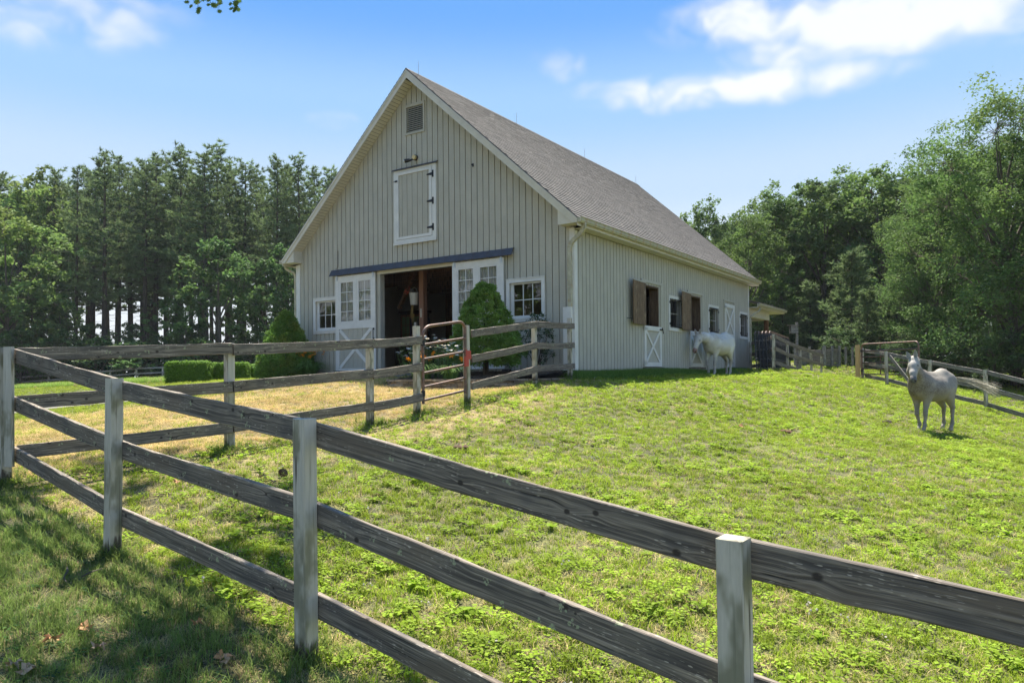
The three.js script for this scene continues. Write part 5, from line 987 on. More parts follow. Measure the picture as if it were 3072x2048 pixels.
  const crest = new THREE.CatmullRomCurve3([V(N[2][0], N[2][1] + .09, N[2][2]), V(N[1][0] - .06 * N[3], N[1][1] + .16, N[1][2]), V(N[0][0] - .14, N[0][1] + .24, N[0][2]), V(.36, 1.485, 0)]);
  mesh('mane', strands(300, (q) => { const b = crest.getPoint(q).add(V(0, -.015, 0)), s = o.maneSide, l = R(.10, .24) * (.6 + .6 * Math.sin(q * 3)); return [b, b.clone().add(V(R(-.01, .03), .012, s * .05)), b.clone().add(V(R(-.02, .05), -l * .35, s * (.10 + R(0, .03)))), b.clone().add(V(R(-.03, .06), -l, s * (.12 + R(0, .04))))]; }, .013, HC.map((c) => c * .92)), hairM, t);
  mesh('forelock', strands(70, () => { const b = V(...hp(-.03 + R(-.02, .02), .085, R(-.03, .03), 0).slice(0, 3)), e = V(...hp(R(.08, .2), .105, R(-.045, .05), 0).slice(0, 3)); return [b, b.clone().lerp(e, .4).addScaledVector(u, .025), e]; }, .008, HC), hairM, t);
  const dock = V(-.80, 1.27, 0);
  mesh('tail', gb((g) => g.tube([V(-.72, 1.31, 0), V(-.82, 1.27, 0), dock.clone().add(V(...o.tail[0]).multiplyScalar(.6))], [.045, .04, .025], 8)), hairTail(), t).add(mesh('tail_hair', strands(o.tailN ?? 330, (q) => { const a = V(R(-.03, .03), R(-.03, .03), R(-.03, .03)).add(dock).add(V(...o.tail[0]).multiplyScalar(R(0, .6))), sp = o.tailSpread, b = dock.clone().add(V(...o.tail[1])).add(V(gauss() * sp, gauss() * sp, gauss() * sp * .6)), c = dock.clone().add(V(...o.tail[2])).add(V(gauss() * sp * 2.2, gauss() * sp * 2.0, gauss() * sp)), cv = new THREE.QuadraticBezierCurve3(a, b, c); return cv.getPoints(6); }, .0075, [.44, .40, .29]), hairM, t));
  return t;
}
function hairTail() { return std(lin(.55, .53, .48), .7); }
{
  srand(1700);
  const toCam = Math.atan2(-(EYE.z - 0), EYE.x - 0);
  // the horse in the open paddock: faces the viewer, body turned a little, tail swishing out to the right
  const p1 = gRel(10.36, 17.95), view1 = Math.atan2(-(EYE.z - p1.z), EYE.x - p1.x);          // turn that points +x at the viewer
  horse({ label: 'flea bitten grey horse facing out from the open grass with tail swishing', pos: p1, turn: view1 - .50, scale: 1.0, seed: 3, fleck: 1.45, coat: [.255, .232, .192], muzzle: [.07, .068, .07], maneSide: -1,
    neck: [[.56, 1.20, -.01], [.86, 1.47, -.05], [.98, 1.72, -.12], 1], head: { f: [.52, -.82, -.26], u: [.85, .55, -.05] },
    legs: [[.07, .02, -.0], [-.10, -.03, .02], [.10, -.04], [-.08, .0]], tail: [[-.10, .03, -.10], [-.26, .02, -.42], [-.34, -.34, -.92]], tailSpread: .10, tailN: 210 });
  // the horse by the stable doors: head lowered, standing on the shaded strip
  const q = at(2158, 1124, 25.6), p2 = onGround(q.x, q.z), view2 = Math.atan2(-(EYE.z - p2.z), EYE.x - p2.x);
  horse({ label: 'white grey horse with lowered head standing by the barn stable doors', pos: p2, turn: view2 - .50, scale: 1.03, seed: 8, fleck: .5, coat: [.50, .485, .43], muzzle: [.22, .12, .10], maneSide: 1,
    neck: [[.60, 1.19, .0], [.90, 1.30, .05], [1.07, 1.36, .13], .3], head: { f: [.46, -.86, .02], u: [.88, .46, .0] },
    legs: [[.06, .0, -.0], [-.02, .0, .06], [.14, .0], [-.14, .02]], tail: [[-.12, -.1, .0], [-.16, -.4, .03], [-.1, -.75, .06]], tailSpread: .03 });
}
// ---------------------------------------------------------------- low dry-stone wall of the planting bed, stone by stone
{
  const w = thing('stone_wall', 'low curved dry stacked brown stone wall round the planting bed', 'wall'), top = -.19, len = bedCurve.getLength(), kinds = [[.58, .43, .28], [.64, .53, .39], [.42, .34, .25], [.62, .44, .26], [.47, .41, .34], [.68, .57, .43]].map((c) => std(lin(...c), .9, { map: scaled(stoneTex, 2.2, 2.2), bumpMap: scaled(stoneBump, 2.2, 2.2), bumpScale: .006 }));
  srand(55);
  const rows = 6; let yTop = top;
  for (let r = 0; r < rows; r++) {
    const h = r === 0 ? .055 : R(.04, .065); let s = R(-.1, 0);
    while (s < len) {
      const L = r === 0 ? R(.22, .5) : R(.12, .42), a = clamp(s / len, 0, 1), b = clamp((s + L - .008) / len, 0, 1); s += L;
      if (b - a < .01) continue;
      const pa = bedCurve.getPointAt(a), pb = bedCurve.getPointAt(b), m = bedCurve.getPointAt((a + b) / 2); if (groundY(m.x, m.z) > yTop + .02) continue;
      const d = V(0, 0, 0).subVectors(pb, pa).normalize(), n = V(-d.z, 0, d.x), face = R(-.018, .02) + (r === 0 ? .025 : 0), y0 = yTop - h + .004 + R(0, .004), y1 = yTop - R(0, .006);
      if (!(d.length() > .5)) continue;
      const back = -.22, g = new GB(), P = (q, k, y) => q.clone().addScaledVector(n, k + R(-.008, .008)).setY(y + R(-.004, .004)).addScaledVector(d, R(-.004, .004));
      const A = [P(pa, face, y0), P(pb, face, y0), P(pb, back, y0), P(pa, back, y0), P(pa, face - .006, y1), P(pb, face - .006, y1), P(pb, back, y1), P(pa, back, y1)]; g.hex(A, R(0, 5), R(0, 5));
      mesh('stone', g.build(), kinds[Math.floor(rnd() * kinds.length)], w);
    }
    yTop -= h;
  }
  const bed = new GB(), inner = [...bedPts.map((p) => p.clone()), V(10.9, 0, .03), V(6.95, 0, .03)], sh = THREE.ShapeUtils.triangulateShape(inner.map((p) => new THREE.Vector2(p.x, p.z)), []);
  const sub = (a, b, c, k) => { if (k === 0) { const f = (p) => V(p.x, lerp(-.03, -.215, smooth(.2, 3.4, p.z)) + .03 * noise(p.x * 3, p.z * 3, 2), p.z), q = [f(a), f(b), f(c)]; bed.tri(...q, V(0, 1, 0), ...q.map((p) => [p.x, p.z])); } else { const ab = a.clone().lerp(b, .5), bc = b.clone().lerp(c, .5), ca = c.clone().lerp(a, .5); sub(a, ab, ca, k - 1); sub(ab, b, bc, k - 1); sub(ca, bc, c, k - 1); sub(ab, bc, ca, k - 1); } };
  for (const t of sh) sub(inner[t[0]], inner[t[1]], inner[t[2]], 2);
  mesh('planting_bed', bed.build(), M.soil).userData.kind = 'structure';
  const ml = []; for (let i = 0; i < 3400; i++) { const x = R(6.9, 11), z = R(.1, 4); if (inPoly(x, z, bedPoly)) { const v = R(.5, 1.3); ml.push([x, lerp(-.03, -.215, smooth(.2, 3.4, z)) + .01, z, R(.6, 1.4), R(.6, 1.4), .12 * v, .09 * v, .065 * v]); } }
  scatter('bark_mulch', 'brown bark mulch in the planting bed', gb((g) => { for (let i = 0; i < 4; i++) { const c = V(R(-.04, .04), R(0, .012), R(-.04, .04)); g.bar(c, c.clone().add(V(R(-.03, .03), R(-.004, .01), R(-.03, .03))), .014, .005); } }), std(0xffffff, .95), ml);
  const dr = mesh('drain_pipe', gb((g) => { g.tube([V(0, 0, 0), V(0, 0, .5)], .055, 16, false); g.tube([V(0, 0, 0), V(0, 0, .5)], .047, 16, false); }), M.cream); dr.position.set(BW + .16, -.2, .05); tag(dr, 'cream drain pipe end at the foot of the barn corner', 'pipe');
}
const bedY = (x, z) => (inPoly(x, z, bedPoly) ? lerp(-.03, -.215, smooth(.2, 3.4, z)) : groundY(x, z));
// ---------------------------------------------------------------- clipped dwarf spruces
function spruce(label, x, z, h, rad, trunk, s, tone) {
  srand(s); const y = bedY(x, z), t = thing('dwarf_spruce', label, 'shrub', V(x, y, z), 'dwarf spruces by the barn doors');
  mesh('trunk', gb((g) => g.tube([V(0, -.1, 0), V(.02, trunk, 0), V(0, trunk + h * .5, 0)], [.09, .07, .03], 10)), M.bark, t);
  const prof = (q) => rad * Math.pow(1 - q, .62) * (.82 + .18 * smooth(0, .14, q)), g = new GB(), lumps = [];
  for (let i = 0; i < 700; i++) {
    const q = Math.pow(rnd(), 1.25) * .985, a = R(0, 6.283), lump = .06 * noise(Math.cos(a) * 2 + s, q * 6, Math.sin(a) * 2), r = prof(q) * (1 + R(-.16, .05)) * (i % 4 ? 1 : R(.4, .85)) + lump, yy = trunk * .75 + q * (h - trunk * .75);
    lumps.push([V(Math.cos(a) * r, yy, Math.sin(a) * r), R(.12, .2) * (1 - .35 * q), V(Math.cos(a), .75, Math.sin(a)).normalize()]);
  }
  for (const [c, r, d] of lumps) {
    const v = R(.75, 1.25), ye = Math.max(0, noise(c.x * 2, c.y * 2, c.z * 2 + s)) * tone;
    for (let k = 0; k < 64; k++) {
      const n = V(gauss(), gauss(), gauss()).normalize().addScaledVector(d, .75).normalize(), b = c.clone().addScaledVector(n, r * R(.25, .75)), e = b.clone().addScaledVector(n, r * R(.3, .55)), sd = V(0, 0, 0).crossVectors(n, V(gauss(), gauss(), gauss())).normalize().multiplyScalar(.013 + r * .03), w = v * R(.8, 1.2);
      g.col = mixc([.14 * w, .26 * w, .055 * w], [.34 * w, .37 * w, .07 * w], clamp(ye + R(-.05, .1), 0, 1)); g.tri(b.clone().add(sd), b.clone().sub(sd), e);
    }
  }
  mesh('foliage', g.build(), leafMat(.25, .9), t);
  return t;
}
spruce('rounded dwarf spruce with bare trunk in the bed before the right sliding door', 9.05, 1.55, 2.28, .98, .38, 31, .2);
spruce('rounded dwarf spruce with yellow green tips before the left barn window', .48, .85, 2.2, .98, .12, 32, .9);
// ---------------------------------------------------------------- leafy shrubs
function leafCloud(g, pts, n, spread, size, tones, flat = .5, asp = .6) {
  for (const c of pts) { const v0 = R(.8, 1.2); for (let i = 0; i < n; i++) {
    const p = c.clone().add(V(gauss() * spread, gauss() * spread * .8, gauss() * spread)), N = V(gauss(), Math.abs(gauss()) + flat, gauss()).normalize(), T = V(gauss(), gauss(), gauss()).cross(N).normalize(), Bv = V(0, 0, 0).crossVectors(N, T), q = size * R(.7, 1.3), c2 = tones[Math.floor(rnd() * tones.length)], v = v0 * R(.85, 1.15);
    g.col = c2.map((x) => x * v); const a = p.clone().addScaledVector(T, -q), b = p.clone().addScaledVector(Bv, -q * asp).addScaledVector(N, q * .12), d = p.clone().addScaledVector(T, q), e = p.clone().addScaledVector(Bv, q * asp).addScaledVector(N, q * .12);
    g.tri(a, b, d); g.tri(a, d, e);
  } }
}
function bush(name, label, x, z, y, w, h, tones, size, n, s, sparse = 1) {
  srand(s); const t = thing(name, label, 'shrub', V(x, y, z)), st = new GB(), lf = new GB(), pts = [];
  for (let i = 0; i < n; i++) { const a = R(0, 6.283), q = Math.pow(rnd(), .6), r = w * Math.sqrt(rnd()) * Math.sin(Math.PI * clamp(.25 + q * .62, 0, 1)), p = V(Math.cos(a) * r, .12 * h + q * .88 * h, Math.sin(a) * r); pts.push(p); if (i % 3 === 0) st.tube([V(R(-.05, .05), -.05, R(-.05, .05)), V(p.x * .4, p.y * .55, p.z * .4), p], [.012, .008, .003], 5, false); }
  leafCloud(lf, pts, Math.round(26 * sparse), .075, size, tones);
  mesh('stems', st.build(), M.bark, t).userData.kind = 'stuff'; mesh('foliage', lf.build(), leafMat(.35), t); return t;
}
bush('holly_bush', 'dark leafy open holly bush under the right front window', 10.0, .62, bedY(10, .62), .50, 1.5, [[.05, .09, .035], [.065, .12, .045], [.04, .07, .03]], .028, 90, 61, .75);
// ---------------------------------------------------------------- daylilies, daisies and bed flowers
function lily(label, p, w, n, flowers, s, tall = .75) {
  srand(s); const t = thing('daylily_clump', label, 'flowers', p, 'daylily clumps'), g = new GB(), f = new GB(), st = new GB();
  for (let i = 0; i < n; i++) { const a = R(0, 6.283), r0 = w * .35 * Math.sqrt(rnd()), D = V(Math.cos(a), 0, Math.sin(a)), S = V(-D.z, 0, D.x), L = R(.5, 1) * w * 1.1, h = R(.55, 1) * tall, v = R(.7, 1.3); g.col = [.14 * v, .25 * v, .06 * v]; let pr = null; for (let k = 0; k <= 6; k++) { const q = k / 6, c = D.clone().multiplyScalar(r0 + L * q * q * .9).add(V(0, h * (1.75 * q - 1.2 * q * q * q) * .9, 0)), ww = .011 * (1 - q * .85), A = c.clone().addScaledVector(S, -ww), B = c.clone().addScaledVector(S, ww); if (pr) g.quad(pr[0], pr[1], B, A); pr = [A, B]; } }
  mesh('strap_leaves', g.build(), leafMat(.35), t);
  for (let i = 0; i < flowers; i++) { const a = R(0, 6.283), r = w * .55 * Math.sqrt(rnd()), c = V(Math.cos(a) * r, tall * R(.85, 1.18), Math.sin(a) * r); st.tube([V(c.x * .4, .02, c.z * .4), V(c.x * .8, c.y * .6, c.z * .8), c], .004, 4, false); const N = V(gauss(), .5, gauss()).normalize(), T = V(0, 1, 0).cross(N).normalize(), B = V(0, 0, 0).crossVectors(N, T), v = R(.8, 1.15); f.col = [.78 * v, .27 * v, .012]; for (let k = 0; k < 6; k++) { const b = k / 6 * 6.283, d = T.clone().multiplyScalar(Math.cos(b)).addScaledVector(B, Math.sin(b)), sd = V(0, 0, 0).crossVectors(d, N).multiplyScalar(.021), m = c.clone().addScaledVector(d, .045).addScaledVector(N, .035), e = c.clone().addScaledVector(d, .085).addScaledVector(N, .022); f.tri(c, m.clone().add(sd), m.clone().sub(sd)); f.tri(m.clone().add(sd), e, m.clone().sub(sd)); } }
  if (flowers) { mesh('flower_stems', st.build(), std(lin(.06, .12, .03), .8), t); mesh('flowers', f.build(), leafMat(.35), t); }
  return t;
}
{ const q = at(922, 1132, 23.6); lily('orange daylily clump in flower beside the yellow green spruce', onGround(q.x, q.z), .92, 320, 36, 71, .78); }
lily('daylily clump with a few orange flowers below the white daisies', V(8.55, bedY(8.55, 3.4), 3.4), .62, 230, 7, 72, .55);
lily('daylily clump without flowers spilling along the stone wall', V(9.25, bedY(9.25, 3.2), 3.2), .5, 170, 2, 73, .5);
{ // daisies
  srand(81); const t = thing('daisy_clump', 'tall white daisy clump in the stone walled bed', 'flowers', V(8.5, bedY(8.5, 2.95), 2.95)), st = new GB(), pe = new GB(), lf = new GB();
  for (let i = 0; i < 120; i++) {
    const x = R(-.95, .95), z = R(-.45, .45), h = R(.7, 1.1) * (1 - .25 * Math.abs(x)), c = V(x + gauss() * .06, h, z + gauss() * .06); st.tube([V(x * .8, 0, z * .8), V(x * .9, h * .6, z), c], [.004, .0035, .003], 4, false);
    const N = V(gauss() * .25, 1, gauss() * .25).normalize(), T = V(1, 0, 0).cross(N).normalize(), B = V(0, 0, 0).crossVectors(N, T); for (let k = 0; k < 11; k++) { const a = k / 11 * 6.283, d = T.clone().multiplyScalar(Math.cos(a)).addScaledVector(B, Math.sin(a)), s = V(0, 0, 0).crossVectors(d, N).multiplyScalar(.010); pe.col = [.80, .80, .78]; pe.quad(c.clone().addScaledVector(d, .012).add(s), c.clone().addScaledVector(d, .012).sub(s), c.clone().addScaledVector(d, .046).sub(s).addScaledVector(N, -.006), c.clone().addScaledVector(d, .046).add(s).addScaledVector(N, -.006)); }
    pe.col = [.55, .33, .03]; for (let k = 0; k < 6; k++) { const a = k / 6 * 6.283, b = (k + 1) / 6 * 6.283, P = (w) => c.clone().addScaledVector(T, .014 * Math.cos(w)).addScaledVector(B, .014 * Math.sin(w)); pe.tri(c.clone().addScaledVector(N, .01), P(a), P(b)); }
    for (let k = 0; k < 9; k++) { const q = R(.05, .85), b = V(x * (.8 + .15 * q), h * q, z * (.8 + .2 * q)), a = R(0, 6.28), d = V(Math.cos(a), .5, Math.sin(a)), s = V(-d.z, 0, d.x).multiplyScalar(.012), l = R(.06, .13), v = R(.7, 1.3); lf.col = [.10 * v, .20 * v, .05 * v]; const m = b.clone().addScaledVector(d, l * .5); lf.tri(b, m.clone().add(s), m.clone().sub(s)); lf.tri(m.clone().add(s), b.clone().addScaledVector(d, l), m.clone().sub(s)); }
  }
  mesh('stems', st.build(), std(lin(.07, .13, .04), .8), t).userData.kind = 'stuff'; mesh('leaves', lf.build(), leafMat(.35), t); mesh('flower_heads', pe.build(), leafMat(.25), t);
}
{ const q = at(795, 1140, 24.8); bush('flowering_plant', 'tall green plant with white flower heads beside the clipped hedge', q.x, q.z, groundY(q.x, q.z), .34, .95, [[.09, .2, .05], [.12, .25, .055], [.6, .6, .55]], .035, 40, 91, .9); }
{ const q = at(838, 1140, 24.2); bush('spirea_bush', 'small reddish tipped bush in front of the white flowered plant', q.x, q.z, groundY(q.x, q.z), .28, .5, [[.17, .22, .07], [.33, .18, .10], [.22, .25, .08]], .018, 50, 92, 1); }
// ---------------------------------------------------------------- clipped hedges
function hedge(label, u0, u1, vTop, vBot, d, depth, s) {
  srand(s); const c = at((u0 + u1) / 2, vBot, d + depth / 2), y = groundY(c.x, c.z), w = (u1 - u0) / FOCAL * d, h = (vBot - vTop) / FOCAL * d + (at(1, vBot, d).y - y) * 0, t = thing('clipped_hedge', label, 'hedge', V(c.x, y, c.z), 'clipped hedges'), g = new GB(); t.rotation.y = YAW + .1;
  const n = Math.round((w * depth + 2 * w * h + 2 * depth * h) * 3600);
  for (let i = 0; i < n; i++) {
    let x = R(-.5, .5) * w, yy = R(0, 1) * h, z = R(-.5, .5) * depth; const f = rnd(), A = w * depth, B2 = 2 * w * h, C = 2 * depth * h, q = f * (A + B2 + C); let N;
    if (q < A) { yy = h; N = V(0, 1, 0); } else if (q < A + B2) { z = (rnd() < .6 ? 1 : -1) * depth / 2; N = V(0, 0, Math.sign(z)); } else { x = (rnd() < .5 ? 1 : -1) * w / 2; N = V(Math.sign(x), 0, 0); }
    const e = .10, cx = Math.max(0, Math.abs(x) - (w / 2 - e)), cz = Math.max(0, Math.abs(z) - (depth / 2 - e)), cy = Math.max(0, yy - (h - e)), L = Math.hypot(cx, cy, cz); if (L > e) { const k = e / L; if (cx > 0) x = Math.sign(x) * (w / 2 - e + cx * k); if (cz > 0) z = Math.sign(z) * (depth / 2 - e + cz * k); if (cy > 0) yy = h - e + cy * k; }
    const p = V(x, yy, z).addScaledVector(N, (rnd() < .7 ? R(-.16, .03) : R(-.45, -.1)) + .07 * noise(x * 4, yy * 4, z * 4)), T = V(gauss(), gauss(), gauss()).normalize(), n2 = N.clone().multiplyScalar(.6).add(V(gauss() * .6, .35 + gauss() * .5, gauss() * .6)).normalize(), a = V(0, 0, 0).crossVectors(T, n2).normalize(), b = V(0, 0, 0).crossVectors(n2, a), z2 = R(.018, .036), v = R(.6, 1.3); g.col = [.15 * v, .27 * v, .035 * v];
    g.quad(p.clone().addScaledVector(a, -z2), p.clone().addScaledVector(b, -z2 * .6), p.clone().addScaledVector(a, z2), p.clone().addScaledVector(b, z2 * .6));
  }
  mesh('foliage', g.build(), leafMat(.4, .88), t); return t;
}
hedge('clipped box hedge with rounded top standing free at the lawn edge', 507, 628, 1084, 1150, 27.6, .95, 101);
hedge('long clipped box hedge between the free hedge and the flowers', 628, 744, 1087, 1146, 28.8, .9, 102);
hedge('short clipped box hedge tucked behind the white flowered plant', 748, 800, 1088, 1140, 30, .8, 103);
{ // white pasture gate end far behind the hedges
  const p = gRel(-12.2, 36), t = thing('garden_gate', 'white garden gate with a post far behind the hedges', 'gate', p); t.rotation.y = YAW;
  mesh('post', boxGeo(1.1, 1.24, -.1, 1.3, -.06, .06), M.white, t); mesh('gate_bar', gb((g) => g.tube([V(-.9, .85, 0), V(.75, .9, 0), V(.85, .8, 0), V(.85, .1, 0)], .03, 8)), M.white, t); mesh('rail', boxGeo(1.24, 3.0, .95, 1.08, -.02, .02), M.white, t); mesh('rail', boxGeo(1.24, 3.0, .45, .58, -.02, .02), M.white, t);
}
// ---------------------------------------------------------------- trees: a few grown forms, each tree a thing of its own
const leafM = leafMat(.5, .8), needleM = leafMat(.45, .85);
function growPine(s, H, c0, spread, dens = 1) {
  srand(s); const tr = new GB(), cr = new GB(), bend = [R(-.3, .3), R(-.3, .3)], axis = (y) => V(bend[0] * Math.sin(y / H * 2.4) * .8, y, bend[1] * Math.sin(y / H * 2.1) * .8), pts = []; for (let i = 0; i <= 10; i++) pts.push(axis(H * i / 10 - (i ? 0 : .4)));
  tr.tube(pts, pts.map((_, i) => .018 + .0115 * H * Math.pow(1 - i / 10.3, .9)), 8, false);
  for (let i = 0; i < 26 * (c0 > .2 ? 1 : 0); i++) { const y = H * R(.12, c0 + .08), a = R(0, 6.283), l = R(.4, 1.5), b = axis(y); tr.tube([b, b.clone().add(V(Math.cos(a) * l * .6, R(-.1, .12), Math.sin(a) * l * .6)), b.clone().add(V(Math.cos(a) * l, R(-.3, .1), Math.sin(a) * l))], [.03, .018, .006], 3, false); }
  const nb = Math.round(62 * dens);
  for (let i = 0; i < nb; i++) {
    const q = Math.pow((i + rnd()) / nb, .85), y = H * (c0 + (1 - c0) * q * .985), a = i * 2.4 + R(-.5, .5), L = spread * (lerp(1, .17, Math.pow(q, 1.25)) * R(.42, 1.15)) * smooth(-.12, .18, q + .03), b = axis(y), D = V(Math.cos(a), 0, Math.sin(a)), up = lerp(-.08, 1.0, q * q) + R(-.12, .15), P = (t) => b.clone().addScaledVector(D, L * t).add(V(0, L * (up * t * .7 - .22 * t * (1 - t) + .12 * t * t), 0));
    tr.tube([P(0), P(.5), P(1)], [.012 * L + .012, .008 * L + .006, .004], 3, false);
    const nt = Math.max(4, Math.round(L * 4)), tone = R(.75, 1.3);
    for (let k = 0; k < nt; k++) {
      const t = lerp(.10, 1.02, (k + rnd()) / nt), sd = (k % 2 ? 1 : -1) * R(.05, .42) * L * (1.15 - t) * 1.1, c = P(t).add(V(-D.z * sd, R(-.02, .1), D.x * sd));
      for (let m = 0; m < 2; m++) {
        const o = c.clone().add(V(gauss() * .26, gauss() * .12, gauss() * .26)), v = tone * R(.75, 1.25), dir0 = V(D.x * .5, .45, D.z * .5); cr.col = [.145 * v, .205 * v, .085 * v];
        for (let n = 0; n < 9; n++) { const d = V(gauss(), gauss() * .8, gauss()).add(dir0).normalize(), l = R(.28, .55), w = V(0, 0, 0).crossVectors(d, V(gauss(), gauss(), gauss())).normalize().multiplyScalar(.055); cr.tri(o.clone().sub(w), o.clone().add(w), o.clone().addScaledVector(d, l)); }
      }
    }
  }
  return { trunk: tr.build(), crown: cr.build(), H };
}
function growBroad(s, o) {
  srand(s); const { H, W } = o, tr = new GB(), cr = new GB(), base = o.base ?? .25, lobes = [];
  const top = V(R(-.4, .4), H * .62, R(-.4, .4)), trunkAt = (y) => V(top.x * Math.pow(y / top.y, 1.6), y, top.z * Math.pow(y / top.y, 1.6)); const pts = []; for (let i = 0; i <= 7; i++) pts.push(trunkAt(Math.max(0, top.y * i / 7)).add(V(0, i ? 0 : -.4, 0)));
  tr.tube(pts, pts.map((_, i) => (o.thick ?? .016) * H * (1 - .62 * i / 7)), 8, false);
  for (let i = 0; i < o.lobes; i++) {
    const q = (i + .5) / o.lobes, yy = lerp(H * base, H * .9, Math.pow(q, .8)), f = (yy / H - base) / (1 - base), env = W * Math.sqrt(Math.max(.08, 1 - Math.pow(f * 1.9 - .72, 2) * .72)), a = i * 2.4 + R(-.5, .5), r = env * (i > o.lobes - 3 ? R(.05, .3) : R(.5, .82)), R0 = W * R(.30, .44), c = V(Math.cos(a) * r, yy - (f < .3 ? R(0, .6) : 0), Math.sin(a) * r); lobes.push([c, R0]);
    const b = trunkAt(Math.min(top.y, Math.max(H * .12, yy * .62 - r * .22))); tr.tube([b, b.clone().lerp(c, .5).add(V(R(-.3, .3), R(.0, .5), R(-.3, .3))), c], [.0065 * H, .0042 * H, .012], 5, false);
  }
  for (const [c, r] of lobes) {
    const tone = R(.8, 1.2), yel = Math.pow(rnd(), 3);
    for (let k = 0; k < o.clumps; k++) {
      const d = V(gauss(), gauss() * .8 + .25, gauss()).normalize(), p = c.clone().addScaledVector(d, r * R(.5, 1.08)); if (k % 2 === 0) tr.tube([c, c.clone().lerp(p, .55).add(V(0, R(-.1, .15), 0)), p], [.018, .011, .004], 3, false);
      const v0 = tone * R(.75, 1.25), sp = r * .2 + .07;
      for (let i = 0; i < o.leaves; i++) {
        const q = p.clone().add(V(gauss() * sp, gauss() * sp * .7, gauss() * sp)), N = V(gauss() * .8, R(.1, 1.3), gauss() * .8).normalize(), T = V(gauss(), gauss(), gauss()).cross(N).normalize(), B = V(0, 0, 0).crossVectors(N, T), z = o.size * R(.65, 1.3), v = v0 * R(.8, 1.2), c0 = o.tone;
        cr.col = mixc(c0.map((x) => x * v), [.30 * v, .32 * v, .07 * v], (o.yellow ?? .15) * yel); const A = q.clone().addScaledVector(T, -z), E2 = q.clone().addScaledVector(T, z), b = q.clone().addScaledVector(B, -z * .58).addScaledVector(N, z * .18), e = q.clone().addScaledVector(B, z * .58).addScaledVector(N, z * .18); cr.tri(A, b, E2); cr.tri(A, E2, e);
      }
    }
  }
  return { trunk: tr.build(), crown: cr.build(), H };
}
function plant(form, name, label, cat, group, u, d, vTop, turn, bark, leaf, wide = 1) {          // stands where the wood's floor is at that depth, as tall as it looks
  const lat = (u - 1536) / FOCAL * d, p = gRel(lat, d, -.1), top = at(u, vTop, d).y, k = (top - p.y) / form.H, t = thing(name, label, cat, p, group);
  t.rotation.y = turn; t.scale.set(k * wide, k, k * wide); mesh('trunk', form.trunk, bark, t); mesh('crown', form.crown, leaf, t); return t;
}
